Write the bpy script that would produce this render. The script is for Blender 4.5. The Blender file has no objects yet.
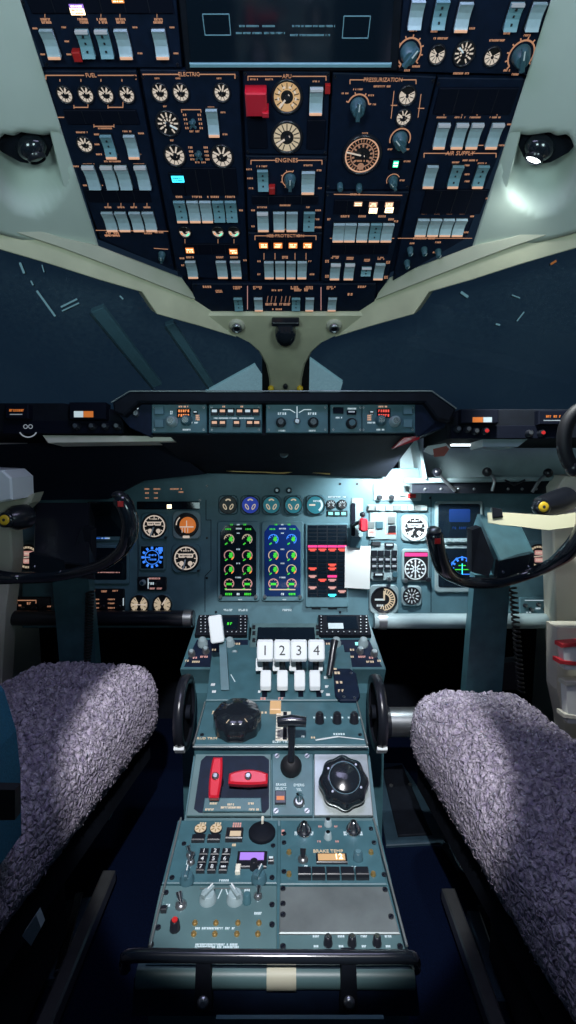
import bpy, bmesh, math, random
from mathutils import Vector, Matrix, noise
random.seed(7)
R = math.radians
S = bpy.context.scene
COL = S.collection
# ---------------------------------------------------------------- camera
FPX, PITCH = 500.0, R(7.0)
CAM = Vector((0.0, 0.0, 1.05))
RT = Vector((1, 0, 0)); FW = Vector((0, math.cos(PITCH), -math.sin(PITCH))); UP = Vector((0, math.sin(PITCH), math.cos(PITCH)))
cd = bpy.data.cameras.new('camera'); cam = bpy.data.objects.new('camera', cd); COL.objects.link(cam)
cam.location = CAM; cam.rotation_euler = (R(90) - PITCH, 0, 0)
cd.sensor_fit = 'VERTICAL'; cd.sensor_height = 36.0; cd.lens = FPX / 1024 * 36.0; cd.clip_start = 0.02
S.camera = cam
S.view_settings.view_transform = 'Standard'; S.view_settings.look = 'None'
S.view_settings.gamma = 1.0; S.view_settings.exposure = 0.0; S.view_settings.use_curve_mapping = False

def ray(x, y): return RT * (x - 288) + UP * (512 - y) + FW * FPX
def at(x, y, d):
    r = ray(x, y); return CAM + r * (d / r.y)
def atz(x, y, z):
    r = ray(x, y); return CAM + r * ((z - CAM.z) / r.z)
def depth(P): return (P - CAM).dot(FW)

class Frame:
    """a plane in the cockpit: origin, right, up along the surface, normal towards the cabin"""
    def __init__(s, O, v, u=None):
        s.O = Vector(O); s.v = Vector(v).normalized(); s.u = Vector(u or (1, 0, 0)).normalized()
        s.n = s.u.cross(s.v).normalized(); s.v = s.n.cross(s.u).normalized()
    def pt(s, x, y, h=0.0):
        r = ray(x, y); o = s.O + s.n * h
        return CAM + r * ((o - CAM).dot(s.n) / r.dot(s.n))
    def p(s, x, y):
        q = s.pt(x, y) - s.O; return q.dot(s.u), q.dot(s.v)
    def mat(s, P):
        m = Matrix.Identity(4)
        for i in range(3):
            m[i][0] = s.u[i]; m[i][1] = s.v[i]; m[i][2] = s.n[i]; m[i][3] = P[i]
        return m
def slope(d, z, deg, x=0.0):
    """frame through (x, d, z) rising deg degrees going forward"""
    return Frame((x, d, z), (0, math.cos(R(deg)), math.sin(R(deg))))

# ---------------------------------------------------------------- materials
M = {}
def mat(name, col, rough=0.5, metal=0.0, emit=None, es=0.0, var=0.0, scale=40, bump=0.0, spec=0.5, coat=0.0, sheen=0.0, var_col=None):
    m = bpy.data.materials.new(name); m.use_nodes = True
    nt = m.node_tree; b = nt.nodes['Principled BSDF']
    b.inputs['Base Color'].default_value = (*col, 1); b.inputs['Roughness'].default_value = rough
    b.inputs['Metallic'].default_value = metal; b.inputs['Specular IOR Level'].default_value = spec
    if coat: b.inputs['Coat Weight'].default_value = coat
    if sheen: b.inputs['Sheen Weight'].default_value = sheen
    if emit:
        b.inputs['Emission Color'].default_value = (*emit, 1); b.inputs['Emission Strength'].default_value = es
    if var or bump:
        tc = nt.nodes.new('ShaderNodeTexCoord'); nz = nt.nodes.new('ShaderNodeTexNoise')
        nz.inputs['Scale'].default_value = scale; nz.inputs['Detail'].default_value = 6
        nt.links.new(tc.outputs['Object'], nz.inputs['Vector'])
        if var:
            rp = nt.nodes.new('ShaderNodeValToRGB')
            c2 = var_col or tuple(max(0, c * (1 - var)) for c in col)
            rp.color_ramp.elements[0].position = 0.3; rp.color_ramp.elements[1].position = 0.7
            rp.color_ramp.elements[0].color = (*c2, 1); rp.color_ramp.elements[1].color = (*col, 1)
            nt.links.new(nz.outputs['Fac'], rp.inputs['Fac']); nt.links.new(rp.outputs['Color'], b.inputs['Base Color'])
        if bump:
            bp = nt.nodes.new('ShaderNodeBump'); bp.inputs['Strength'].default_value = bump; bp.inputs['Distance'].default_value = 0.002
            nt.links.new(nz.outputs['Fac'], bp.inputs['Height']); nt.links.new(bp.outputs['Normal'], b.inputs['Normal'])
    M[name] = m; return m
def lamp_mat(name, col, es): return mat(name, tuple(c * .3 for c in col), .4, emit=col, es=es)

mat('overhead_black', (.005, .013, .036), .6, var=.35, scale=60, spec=.2)
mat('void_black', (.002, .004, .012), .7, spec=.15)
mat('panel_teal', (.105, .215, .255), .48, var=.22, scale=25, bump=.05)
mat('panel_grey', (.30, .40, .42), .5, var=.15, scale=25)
mat('pedestal_teal', (.060, .155, .185), .42, var=.3, scale=30, bump=.05)
mat('pedestal_light', (.10, .185, .195), .4, var=.3, scale=14)
mat('worn_metal', (.33, .38, .38), .35, metal=.6, var=.35, scale=18)
mat('black_plastic', (.012, .014, .020), .28, coat=.2)
mat('black_matte', (.006, .009, .016), .75, var=.4, scale=40, spec=.18)
mat('gloss_black', (.012, .016, .022), .16, coat=.5)
mat('knob_teal', (.05, .12, .15), .35)
mat('white_plastic', (.78, .84, .85), .35)
mat('rocker_white', (.46, .60, .66), .35, var=.12, scale=120)
mat('rocker_teal', (.20, .38, .44), .4)
mat('cream_liner', (.58, .66, .58), .6, var=.08, scale=9, bump=.08)
mat('cream_trim', (.72, .69, .48), .5, var=.2, scale=12)
mat('beige_trim', (.58, .57, .44), .5, var=.15, scale=10)
mat('cream_wall', (.80, .77, .64), .6, var=.1, scale=10)
mat('red_plastic', (.62, .012, .03), .32, coat=.3)
mat('red_small', (.5, .02, .02), .4)
mat('chrome', (.75, .78, .8), .18, metal=1.0)
mat('steel', (.42, .45, .47), .32, metal=.9, var=.2, scale=30)
mat('brass', (.50, .33, .12), .35, metal=.7)
mat('dark_glass', (.006, .012, .02), .08, spec=.6)
mat('blue_screen_glass', (.01, .03, .10), .1, emit=(.012, .06, .62), es=.2)
mat('paper', (.82, .83, .80), .8)
mat('yellow_paper', (.80, .77, .52), .7)
mat('dial_black', (.012, .012, .014), .4)
mat('carpet_navy', (.0025, .007, .026), .95, var=.6, scale=300, bump=.5, spec=.05)
mat('floor_teal', (.030, .065, .095), .5, var=.35, scale=20)
mat('seat_blue', (.02, .16, .26), .9, var=.3, scale=400, bump=.4)
mat('rubber', (.008, .009, .012), .6)
mat('pink_dull', (.45, .12, .10), .6)
mat('yellow', (.85, .55, .03), .4)
mat('ink', (.02, .025, .03), .6)
mat('paint_white', (.75, .8, .8), .5)
mat('red_book', (.55, .03, .04), .5)
lamp_mat('amber_text', (1, .47, .27), .36)
lamp_mat('amber_dim', (1, .50, .32), .25)
lamp_mat('amber_lens', (1, .56, .36), .60)
lamp_mat('amber_lamp', (1, .30, .08), 1.0)
lamp_mat('hot_lamp', (1, .75, .45), 3.0)
lamp_mat('cyan_lamp', (.05, .75, 1), 2.0)
lamp_mat('green_lamp', (.05, .9, .45), 1.6)
lamp_mat('teal_lamp', (.3, .9, .85), .9)
lamp_mat('green_digit', (.08, 1, .06), .55)
lamp_mat('white_mark', (1, .84, .70), .50)
lamp_mat('cool_mark', (.75, .92, 1), .55)
lamp_mat('cream_dial', (1, .80, .55), .42)
lamp_mat('amber_dial', (1, .62, .30), .45)
lamp_mat('dim_white', (.8, .9, 1), .22)
lamp_mat('blue_mark', (.05, .25, 1), 1.0)
lamp_mat('blue_face', (.02, .06, .6), .38)
lamp_mat('teal_face', (.03, .35, .45), .22)
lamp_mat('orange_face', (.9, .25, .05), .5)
lamp_mat('pink_mark', (1, .50, .45), .42)
lamp_mat('red_lamp', (1, .10, .07), 1.0)
lamp_mat('magenta_lamp', (1, .06, .30), .9)
lamp_mat('violet_lamp', (.50, .28, 1), .65)
lamp_mat('lamp_white', (.9, 1, 1), 14.0)
lamp_mat('strip_white', (.85, .97, 1), 5.0)
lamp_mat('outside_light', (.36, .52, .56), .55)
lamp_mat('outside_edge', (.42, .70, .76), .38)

# the screen that glows blue towards its top
_m = M['blue_screen_glass']; _nt = _m.node_tree; _b = _nt.nodes['Principled BSDF']
_tc = _nt.nodes.new('ShaderNodeTexCoord'); _sx = _nt.nodes.new('ShaderNodeSeparateXYZ'); _mr = _nt.nodes.new('ShaderNodeMapRange')
_mr.inputs['From Min'].default_value = .25; _mr.inputs['From Max'].default_value = .95; _mr.inputs['To Min'].default_value = .01; _mr.inputs['To Max'].default_value = .17
_nt.links.new(_tc.outputs['Generated'], _sx.inputs['Vector']); _nt.links.new(_sx.outputs['Y'], _mr.inputs['Value']); _nt.links.new(_mr.outputs['Result'], _b.inputs['Emission Strength'])

# ---------------------------------------------------------------- mesh builder
class MB:
    def __init__(s): s.v = []; s.f = []; s.fm = []; s.sm = []; s.mats = []
    def mi(s, m):
        if m not in s.mats: s.mats.append(m)
        return s.mats.index(m)
    def add(s, vs, fs, m, smooth=False):
        o = len(s.v); s.v += [tuple(x) for x in vs]; k = s.mi(m)
        for f in fs: s.f.append([i + o for i in f]); s.fm.append(k); s.sm.append(smooth)
    def prism(s, pts, z0, z1, m, ch=0.0, mtop=None):
        n = len(pts)
        ar = sum(pts[i][0] * pts[(i + 1) % n][1] - pts[(i + 1) % n][0] * pts[i][1] for i in range(n))
        if ar < 0: pts = pts[::-1]
        if ch:
            cx = sum(p[0] for p in pts) / n; cy = sum(p[1] for p in pts) / n
            ins = []
            for i in range(n):
                p0, p1, p2 = Vector(pts[i - 1]), Vector(pts[i]), Vector(pts[(i + 1) % n])
                e1 = (p1 - p0).normalized(); e2 = (p2 - p1).normalized()
                n1 = Vector((-e1.y, e1.x)); n2 = Vector((-e2.y, e2.x)); b = n1 + n2
                if b.length < 1e-6: b = n1.copy()
                b.normalize(); c = max(.5, b.dot(n1)); q = p1 + b * (ch / c); ins.append((q.x, q.y))
            lv = [(pts, z0), (pts, z1 - ch), (ins, z1)]
        else: lv = [(pts, z0), (pts, z1)]
        vs = []; fs = []
        for P, z in lv: vs += [(p[0], p[1], z) for p in P]
        for l in range(len(lv) - 1):
            for i in range(n):
                j = (i + 1) % n; fs.append((l * n + i, l * n + j, (l + 1) * n + j, (l + 1) * n + i))
        fs.append(tuple(range(n - 1, -1, -1)))
        s.add(vs, fs, m)
        L = len(lv) - 1
        s.add([vs[L * n + i] for i in range(n)], [tuple(range(n))], mtop or m)
    def box(s, cx, cy, w, h, z0, z1, m, ch=0.0, rot=0.0, mtop=None):
        c, q = math.cos(rot), math.sin(rot)
        s.prism([(cx + c * a - q * b, cy + q * a + c * b) for a, b in ((-w/2, -h/2), (w/2, -h/2), (w/2, h/2), (-w/2, h/2))], z0, z1, m, ch, mtop)
    def rbox(s, cx, cy, w, h, r, z0, z1, m, ch=0.0, mtop=None, rot=0.0):
        s.prism(rrect(cx, cy, w, h, r, rot=rot), z0, z1, m, ch, mtop)
    def lathe(s, cx, cy, prof, m, n=24, wob=None, axis=None, cap=True):
        """profile of (r, z); axis: (origin, direction) for a free lathe"""
        if axis:
            O = Vector(axis[0]); D = Vector(axis[1]).normalized()
            A = D.orthogonal().normalized(); B = D.cross(A)
        vs = []; fs = []
        for r, z in prof:
            for i in range(n):
                t = 2 * math.pi * i / n; rr = r * (wob(t) if wob else 1)
                if axis: vs.append(O + A * (rr * math.cos(t)) + B * (rr * math.sin(t)) + D * z)
                else: vs.append((cx + rr * math.cos(t), cy + rr * math.sin(t), z))
        for l in range(len(prof) - 1):
            for i in range(n):
                j = (i + 1) % n; fs.append((l * n + i, l * n + j, (l + 1) * n + j, (l + 1) * n + i))
        s.add(vs, fs, m, True)
        if cap:
            L = len(prof) - 1
            s.add([vs[L * n + i] for i in range(n)], [tuple(range(n))], m)
            s.add([vs[i] for i in range(n)], [tuple(range(n - 1, -1, -1))], m)
    def cyl(s, cx, cy, r, z0, z1, m, n=20, ch=0.0):
        s.lathe(cx, cy, [(r, z0), (r, z1 - ch), (r - ch, z1)] if ch else [(r, z0), (r, z1)], m, n)
    def arc(s, cx, cy, r0, r1, a0, a1, z, m, n=20, t=0.0006):
        """flat ring segment, angles in degrees clockwise from the top"""
        vs = []; fs = []
        for i in range(n + 1):
            a = R(90 - (a0 + (a1 - a0) * i / n))
            for r in (r0, r1): vs.append((cx + r * math.cos(a), cy + r * math.sin(a), z))
            for r in (r0, r1): vs.append((cx + r * math.cos(a), cy + r * math.sin(a), z - t))
        for i in range(n):
            o = 4 * i
            fs += [(o, o + 1, o + 5, o + 4), (o + 2, o + 6, o + 7, o + 3), (o, o + 4, o + 6, o + 2), (o + 1, o + 3, o + 7, o + 5)]
        s.add(vs, fs, m)
    def ticks(s, cx, cy, r0, r1, a0, a1, n, w, z, m):
        for i in range(n):
            a = a0 + (a1 - a0) * i / max(1, n - 1); t = R(90 - a); rm = (r0 + r1) / 2
            s.box(cx + rm * math.cos(t), cy + rm * math.sin(t), abs(r1 - r0), w, z - .0006, z, m, rot=t)
    def line(s, x0, y0, x1, y1, w, z, m, t=.0006):
        s.box((x0 + x1) / 2, (y0 + y1) / 2, math.hypot(x1 - x0, y1 - y0) + w * .5, w, z - t, z, m, rot=math.atan2(y1 - y0, x1 - x0))
    def tube(s, pts, r, m, n=10, closed=False, flat=1.0):
        P = [Vector(p) for p in pts]; rs = r if isinstance(r, (list, tuple)) else [r] * len(P)
        vs = []; fs = []; prev = None
        for i, p in enumerate(P):
            d = (P[min(i + 1, len(P) - 1)] - P[max(i - 1, 0)]).normalized()
            if prev is None: a = d.orthogonal().normalized()
            else:
                a = prev - d * prev.dot(d); a.normalize()
            prev = a; b = d.cross(a)
            for k in range(n):
                t = 2 * math.pi * k / n; vs.append(p + (a * math.cos(t) + b * math.sin(t) * flat) * rs[i])
        for i in range(len(P) - 1):
            for k in range(n):
                j = (k + 1) % n; fs.append((i * n + k, i * n + j, (i + 1) * n + j, (i + 1) * n + k))
        s.add(vs, fs, m, True)
        L = len(P) - 1
        s.add([vs[k] for k in range(n)], [tuple(range(n - 1, -1, -1))], m); s.add([vs[L * n + k] for k in range(n)], [tuple(range(n))], m)
    def ball(s, c, r, m, n=16, sq=(1, 1, 1)):
        vs = []; fs = []; h = n // 2
        for i in range(h + 1):
            f = math.pi * i / h
            for k in range(n):
                t = 2 * math.pi * k / n
                vs.append((c[0] + r * sq[0] * math.sin(f) * math.cos(t), c[1] + r * sq[1] * math.sin(f) * math.sin(t), c[2] + r * sq[2] * math.cos(f)))
        for i in range(h):
            for k in range(n):
                j = (k + 1) % n; fs.append((i * n + k, (i + 1) * n + k, (i + 1) * n + j, i * n + j))
        s.add(vs, fs, m, True)
    def hexa(s, a, b, m):
        """solid between two quads a and b (each four points, same order)"""
        vs = list(a) + list(b); s.add(vs, [(3, 2, 1, 0), (4, 5, 6, 7), (0, 1, 5, 4), (1, 2, 6, 5), (2, 3, 7, 6), (3, 0, 4, 7)], m)
    def scribble(s, cx, cy, w, h, z, m, rows=1):
        """a row of tiny unreadable placard characters"""
        ch = h / rows * .78; cw = ch * .62; n = max(2, int(w / (cw * 1.25)))
        for r_ in range(rows):
            yy = cy + (rows / 2 - .5 - r_) * h / rows
            for i in range(n):
                if n > 5 and random.random() < .14: continue
                xx = cx - w / 2 + (i + .5) * w / n; k = random.random()
                if k < .6:
                    s.box(xx, yy, cw * .95, ch, z - .0005, z, m)
                elif k < .8:
                    s.box(xx - cw * .3, yy, cw * .4, ch, z - .0005, z, m); s.box(xx + cw * .1, yy + ch * .32, cw * .5, ch * .36, z - .0005, z, m)
                else:
                    s.box(xx, yy + ch * .25, cw, ch * .4, z - .0005, z, m); s.box(xx, yy - ch * .3, cw, ch * .36, z - .0005, z, m)
    def build(s, name, parent=None, loc=None):
        me = bpy.data.meshes.new(name); me.from_pydata(s.v, [], s.f)
        for m in s.mats: me.materials.append(M[m])
        me.polygons.foreach_set('material_index', s.fm); me.polygons.foreach_set('use_smooth', s.sm); me.update()
        o = bpy.data.objects.new(name, me); COL.objects.link(o)
        if parent is not None: o.parent = parent
        if loc is not None: o.location = loc
        return o

def rrect(cx, cy, w, h, r, n=4, rot=0.0):
    pts = []
    for k, (sx, sy) in enumerate(((1, 1), (-1, 1), (-1, -1), (1, -1))):
        for i in range(n + 1):
            t = R(90 * k + 90 * i / n)
            x = sx * (w / 2 - r) + r * math.cos(t); y = sy * (h / 2 - r) + r * math.sin(t)
            pts.append((cx + x * math.cos(rot) - y * math.sin(rot), cy + x * math.sin(rot) + y * math.cos(rot)))
    return pts
def spline(pts, k=8):
    P = [Vector(p) for p in pts]; P = [P[0] * 2 - P[1]] + P + [P[-1] * 2 - P[-2]]; out = []
    for i in range(1, len(P) - 2):
        for j in range(k):
            t = j / k; a, b, c, d = P[i - 1], P[i], P[i + 1], P[i + 2]
            out.append(.5 * ((2 * b) + (c - a) * t + (2 * a - 5 * b + 4 * c - d) * t * t + (3 * b - a - 3 * c + d) * t ** 3))
    out.append(P[-2]); return out

def tag(o, label=None, cat=None, group=None, kind=None):
    if label: o['label'] = label
    if cat: o['category'] = cat
    if group: o['group'] = group
    if kind: o['kind'] = kind
    return o
def empty(name, label, cat, loc=(0, 0, 0), group=None):
    o = bpy.data.objects.new(name, None); COL.objects.link(o); o.location = loc; o.empty_display_size = .02
    return tag(o, label, cat, group)

def adopt(child, parent):
    """hang an already placed thing on another as one of its parts"""
    w = child.matrix_basis.copy(); pm = parent.matrix_basis.copy(); child.parent = parent; child.matrix_basis = pm.inverted() @ w
    for k in ('category', 'group', 'label'):
        if k in child: del child[k]
class Mod:
    """a thing mounted on a frame: an Empty at its middle, parts placed by their spot on the surface"""
    def __init__(s, fr, name, label, cat, cx, cy, group=None, h=0.0):
        s.fr = fr; P = fr.pt(cx, cy) ; s.a0, s.b0 = fr.p(cx, cy); s.k = depth(P) / FPX
        s.o = empty(name, label, cat, group=group); s.o.matrix_world = fr.mat(P + fr.n * h)
    def p(s, x, y):
        a, b = s.fr.p(x, y); return a - s.a0, b - s.b0
    def poly(s, pts): return [s.p(*q) for q in pts]
    def rect(s, x0, y0, x1, y1):
        a, b = s.p((x0 + x1) / 2, y0); c, d = s.p((x0 + x1) / 2, y1); kk = s.kk((x0 + x1) / 2, (y0 + y1) / 2)
        return (a + c) / 2, (b + d) / 2, (x1 - x0) * kk, abs(b - d)
    def kk(s, x, y): return depth(s.fr.pt(x, y)) / FPX

def text_into(mb, txt, cx, cy, h, z, m, rot=0.0, wide=1.0, depth_=.0004):
    cu = bpy.data.curves.new('lettering_curve', 'FONT'); cu.body = txt; cu.align_x = 'CENTER'; cu.align_y = 'CENTER'
    cu.size = h * 1.38; cu.extrude = depth_; cu.resolution_u = 2
    ob = bpy.data.objects.new('lettering_curve', cu); COL.objects.link(ob)
    me = ob.to_mesh()
    c, q = math.cos(rot), math.sin(rot)
    vs = [(cx + c * v.co.x * wide - q * v.co.y, cy + q * v.co.x * wide + c * v.co.y, z + v.co.z) for v in me.vertices]
    mb.add(vs, [list(p.vertices) for p in me.polygons], m)
    ob.to_mesh_clear(); bpy.data.objects.remove(ob); bpy.data.curves.remove(cu)

def plate(fr, pts, z0, z1, m, name, parent=None, ch=0.0):
    """a solid plate whose outline lies on the frame"""
    mb = MB(); mb.prism([fr.p(*q) for q in pts], z0, z1, m, ch)
    o = mb.build(name, parent)
    o.matrix_world = fr.mat(fr.O)
    return o
def light(name, kind, loc, energy, col, target=None, **kw):
    l = bpy.data.lights.new(name, kind); l.energy = energy; l.color = col
    for k, v in kw.items(): setattr(l, k, v)
    o = bpy.data.objects.new(name, l); COL.objects.link(o); o.location = loc
    if target is not None: o.rotation_euler = (Vector(target) - Vector(loc)).to_track_quat('-Z', 'Y').to_euler()
    return o
# ================================================================ controls shared by the panels
def rocker(m, x, y, w, h, style='b', name='rocker_switch'):
    """concave rocker; style letters: b/t amber lens at the bottom/top end, d teal cap with dots, s short"""
    a, b, W, H = m.rect(x - w / 2, y - h / 2, x + w / 2, y + h / 2)
    W *= .92; mb = MB(); cm = 'rocker_teal' if 'd' in style else 'rocker_white'
    mb.box(a, b, W + .002, H + .002, 0, .0035, 'black_plastic')
    up_ = 'u' in style
    pr = [(-.5, .012), (-.36, .0095), (-.1, .0062), (.15, .0062), (.38, .0085), (.5, .0105)]
    if up_: pr = [(-q, z) for q, z in pr[::-1]]
    vs = []; fs = []; n = len(pr)
    for sx in (-1, 1):
        for q, z in pr: vs.append((a + sx * W / 2, b + q * H, z))
        for q, z in pr: vs.append((a + sx * W / 2, b + q * H, .001))
    L = 2 * n
    for i in range(n - 1):
        fs += [(i, L + i, L + i + 1, i + 1), (i, i + 1, n + i + 1, n + i), (L + i, L + n + i, L + n + i + 1, L + i + 1)]
    fs += [(0, n, L + n, L), (n - 1, L + n - 1, L + 2 * n - 1, 2 * n - 1)]
    mb.add(vs, fs, cm)
    if 'b' in style: mb.box(a, b - H * .475, W * .96, H * .09, .006, .0126, 'amber_lens')
    if 't' in style: mb.box(a, b + H * .46, W * .96, H * .10, .006, .0115, 'dim_white')
    if 'd' in style:
        for q in (-.28, 0, .28): mb.box(a, b + q * H, .0028, .0028, .004, .0094 if abs(q) > .1 else .0068, 'ink')
    return mb.build(name, m.o)

def face_ticks(mb, a, b, r, z, kind):
    if kind == 'fan':       # white fan of marks, open at the top
        mb.arc(a, b, r * .55, r * .95, 75, 285, z, 'white_mark', 14)
        mb.ticks(a, b, r * .25, r * .95, -62, 62, 4, r * .16, z, 'white_mark')
        mb.ticks(a, b, r * .5, r * .9, 100, 260, 6, r * .07, z + .0004, 'ink')
        mb.arc(a, b, 0, r * .3, 0, 360, z + .0003, 'dial_black', 12)
    elif kind == 'fanw':    # whole pale fan with dark centre
        mb.arc(a, b, r * .2, r * .95, 60, 300, z, 'white_mark', 16)
        mb.ticks(a, b, r * .35, r * .9, 70, 290, 7, r * .08, z + .0004, 'ink')
    elif kind == 'tick':    # dial of radial marks
        mb.ticks(a, b, r * .55, r * .95, -150, 150, 11, r * .13, z, 'white_mark')
        mb.ticks(a, b, r * .25, r * .45, -120, 120, 7, r * .12, z, 'white_mark')
    elif kind == 'bow':     # half lit crescent, white with a green arc
        mb.arc(a, b, r * .45, r * .95, 95, 280, z, 'white_mark', 14)
        mb.arc(a, b, r * .6, r * .8, 110, 170, z + .0004, 'green_lamp', 6)
        mb.arc(a, b, r * .6, r * .8, 225, 262, z + .0004, 'amber_lamp', 5)
    elif kind == 'amber':   # broad amber ring with black hub
        mb.arc(a, b, r * .46, r * .97, 0, 360, z, 'amber_dial', 32)
        mb.ticks(a, b, r * .55, r * .92, -150, 150, 13, r * .06, z + .0004, 'ink')
        mb.ticks(a, b, r * .6, r * .72, -140, 140, 8, r * .2, z + .0005, 'white_mark')
    elif kind == 'amberlow':
        mb.arc(a, b, r * .5, r * .97, 0, 360, z, 'cream_dial', 32)
        mb.ticks(a, b, r * .52, r * .95, -160, 160, 15, r * .07, z + .0004, 'ink')

def small_gauge(m, x, y, r, kind, needle=40, name='round_gauge'):
    a, b = m.p(x, y); r = r * m.kk(x, y); mb = MB()
    mb.lathe(a, b, [(r * 1.18, 0), (r * 1.18, .003), (r * 1.08, .0045), (r * 1.0, .003), (r * .98, .0012)], 'black_plastic', 28, cap=False)
    mb.cyl(a, b, r, 0, .0012, 'dial_black', 28)
    face_ticks(mb, a, b, r, .002, kind)
    o = mb.build(name, m.o)
    nb = MB(); t = R(90 - needle)
    nb.line(a - r * .2 * math.cos(t), b - r * .2 * math.sin(t), a + r * .85 * math.cos(t), b + r * .85 * math.sin(t), r * .13, .0036, 'cool_mark' if kind in ('tick',) else 'white_mark', .0006)
    nb.cyl(a, b, r * .2, .002, .0042, 'black_plastic', 10)
    nb.build('needle', o)
    return o

def rotary(m, x, y, r, ang=0, a0=-130, a1=130, n=0, name='rotary_knob', cm='knob_teal', ring=True, bar=True):
    a, b = m.p(x, y); r = r * m.kk(x, y); mb = MB()
    mb.lathe(a, b, [(r * .8, 0), (r * .78, .004), (r * .66, .006), (r * .62, .016), (r * .5, .018)], cm, 20)
    t = R(90 - ang)
    if bar: mb.box(a + r * .1 * math.cos(t), b + r * .1 * math.sin(t), r * 1.7, r * .42, .014, .022, cm, ch=.001, rot=t)
    mb.line(a + r * .25 * math.cos(t), b + r * .25 * math.sin(t), a + r * .85 * math.cos(t), b + r * .85 * math.sin(t), r * .12, .0226, 'paint_white')
    o = mb.build(name, m.o)
    if ring:
        k = MB(); k.arc(a, b, r * 1.0, r * 1.12, a0, a1, .0012, 'amber_text', 22)
        if n: k.ticks(a, b, r * 1.05, r * 1.3, a0, a1, n, r * .1, .0012, 'amber_text')
        k.build('knob_scale', o)
    return o

def selector_star(m, x, y, w, h, frame=True):
    """small pointer selector ringed by placard words"""
    a, b, W, H = m.rect(x - w / 2, y - h / 2, x + w / 2, y + h / 2); mb = MB()
    mb.lathe(a, b, [(W * .13, 0), (W * .12, .008), (W * .08, .010)], 'knob_teal', 14)
    for q in (45, 135): mb.box(a, b, W * .44, W * .08, .008, .012, 'knob_teal', rot=R(q))
    o = mb.build('selector_knob', m.o); k = MB()
    for sx in (-1, 1):
        for sy in (-.75, -.25, .25, .75): k.scribble(a + sx * W * .38, b + sy * H * .44, W * .22, H * .13, .0012, 'amber_text')
    for sx in (-.16, .16): k.scribble(a + sx * W, b - H * .5, W * .24, H * .12, .0012, 'amber_text')
    if frame:
        k.line(a - W * .5, b + H * .58, a + W * .5, b + H * .58, .0011, .0012, 'amber_text')
        for sx in (-1, 1): k.line(a + sx * W * .5, b + H * .45, a + sx * W * .5, b + H * .58, .0011, .0012, 'amber_text')
    k.build('knob_scale', o)

def lamp_block(m, x0, y0, x1, y1, lit=(), cells=4, name='annunciator_block'):
    a, b, W, H = m.rect(x0, y0, x1, y1); mb = MB()
    mb.box(a, b, W, H, 0, .004, 'void_black', ch=.0008)
    for i in range(1, cells): mb.box(a - W / 2 + W * i / cells, b, .0012, H * .9, .003, .0045, 'black_plastic')
    o = mb.build(name, m.o)
    for (lx, ly, lw, lh, mm) in lit:
        q = MB(); a2, b2, W2, H2 = m.rect(lx - lw / 2, ly - lh / 2, lx + lw / 2, ly + lh / 2)
        q.box(a2, b2, W2, H2, .004, .0055, mm)
        for sy in (-.2, .22): q.scribble(a2, b2 + sy * H2, W2 * .8, H2 * .22, .006, 'red_small' if mm == 'hot_lamp' else ('hot_lamp' if mm != 'cyan_lamp' else 'ink'))
        q.build('lit_legend', o)
    return o

class Letters:
    def __init__(s, m, z=.0012): s.m = m; s.mb = MB(); s.z = z
    def words(s, x, y, w, h, rows=1, mm='amber_text'):
        a, b, W, H = s.m.rect(x - w / 2, y - h / 2, x + w / 2, y + h / 2); s.mb.scribble(a, b, W, H, s.z, mm, rows); return s
    def line(s, x0, y0, x1, y1, w=.65, mm='amber_text'):
        a, b = s.m.p(x0, y0); c, d = s.m.p(x1, y1); s.mb.line(a, b, c, d, w * s.m.k, s.z, mm); return s
    def text(s, t, x, y, h, mm='amber_text', wide=1.0, rot=0):
        a, b = s.m.p(x, y); kk = s.m.kk(x, y); _, b2 = s.m.p(x, y - h / 2); _, b3 = s.m.p(x, y + h / 2)
        text_into(s.mb, t, a, b, abs(b2 - b3), s.z, mm, rot, wide); return s
    def title(s, t, x0, x1, y, h=4.2, tw=None):
        xm = (x0 + x1) / 2; tw = tw or len(t) * h * .72
        s.line(x0, y, xm - tw / 2 - 1, y); s.line(xm + tw / 2 + 1, y, x1, y); s.line(x0, y, x0, y + 4, .8); s.line(x1, y, x1, y + 4, .8)
        s.text(t, xm, y, h); return s
    def done(s, name='lettering'): return s.mb.build(name, s.m.o)

def screws(mb, m, pts, r=.0028, z=.0, mm='steel'):
    for x, y in pts:
        a, b = m.p(x, y); mb.cyl(a, b, r, z, z + .0015, mm, 10); mb.box(a, b, r * 1.7, r * .35, z + .0015, z + .0019, 'void_black', rot=.7)

# ================================================================ overhead panel
OH_ANG = math.atan(.529)
OH = Frame((0, .89, 1.65), (0, -math.cos(OH_ANG), math.sin(OH_ANG)))
HG = 'lift-out overhead control modules'
# the housing the modules sit in
c0 = OH.pt(285, 120)
con = Mod(OH, 'overhead_console', 'large black tray of the overhead panel between the cream ceiling liners', 'overhead panel', 285, 120, h=-.012)
mb = MB(); mb.prism(con.poly([(-3, -70), (573, -70), (555, 0), (468, 240), (391, 277), (381, 297), (378, 313), (192, 313), (189, 297), (180, 277), (97, 244), (20, 0)]), -.06, .0, 'overhead_black', .002)
mb.build('tray', con.o)

def oh_mod(name, label, quad, screw=True):
    cx = sum(q[0] for q in quad) / len(quad); cy = sum(q[1] for q in quad) / len(quad)
    m = Mod(OH, name, label, 'control panel', cx, cy, HG, h=0.0); mb = MB()
    mb.prism(m.poly(quad), -.0105, 0, 'overhead_black', .0012)
    if screw: screws(mb, m, [(cx + (x - cx) * .955, cy + (y - cy) * .94) for x, y in quad], .0026, 0, 'black_plastic')
    mb.build('face_plate', m.o); return m

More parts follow.
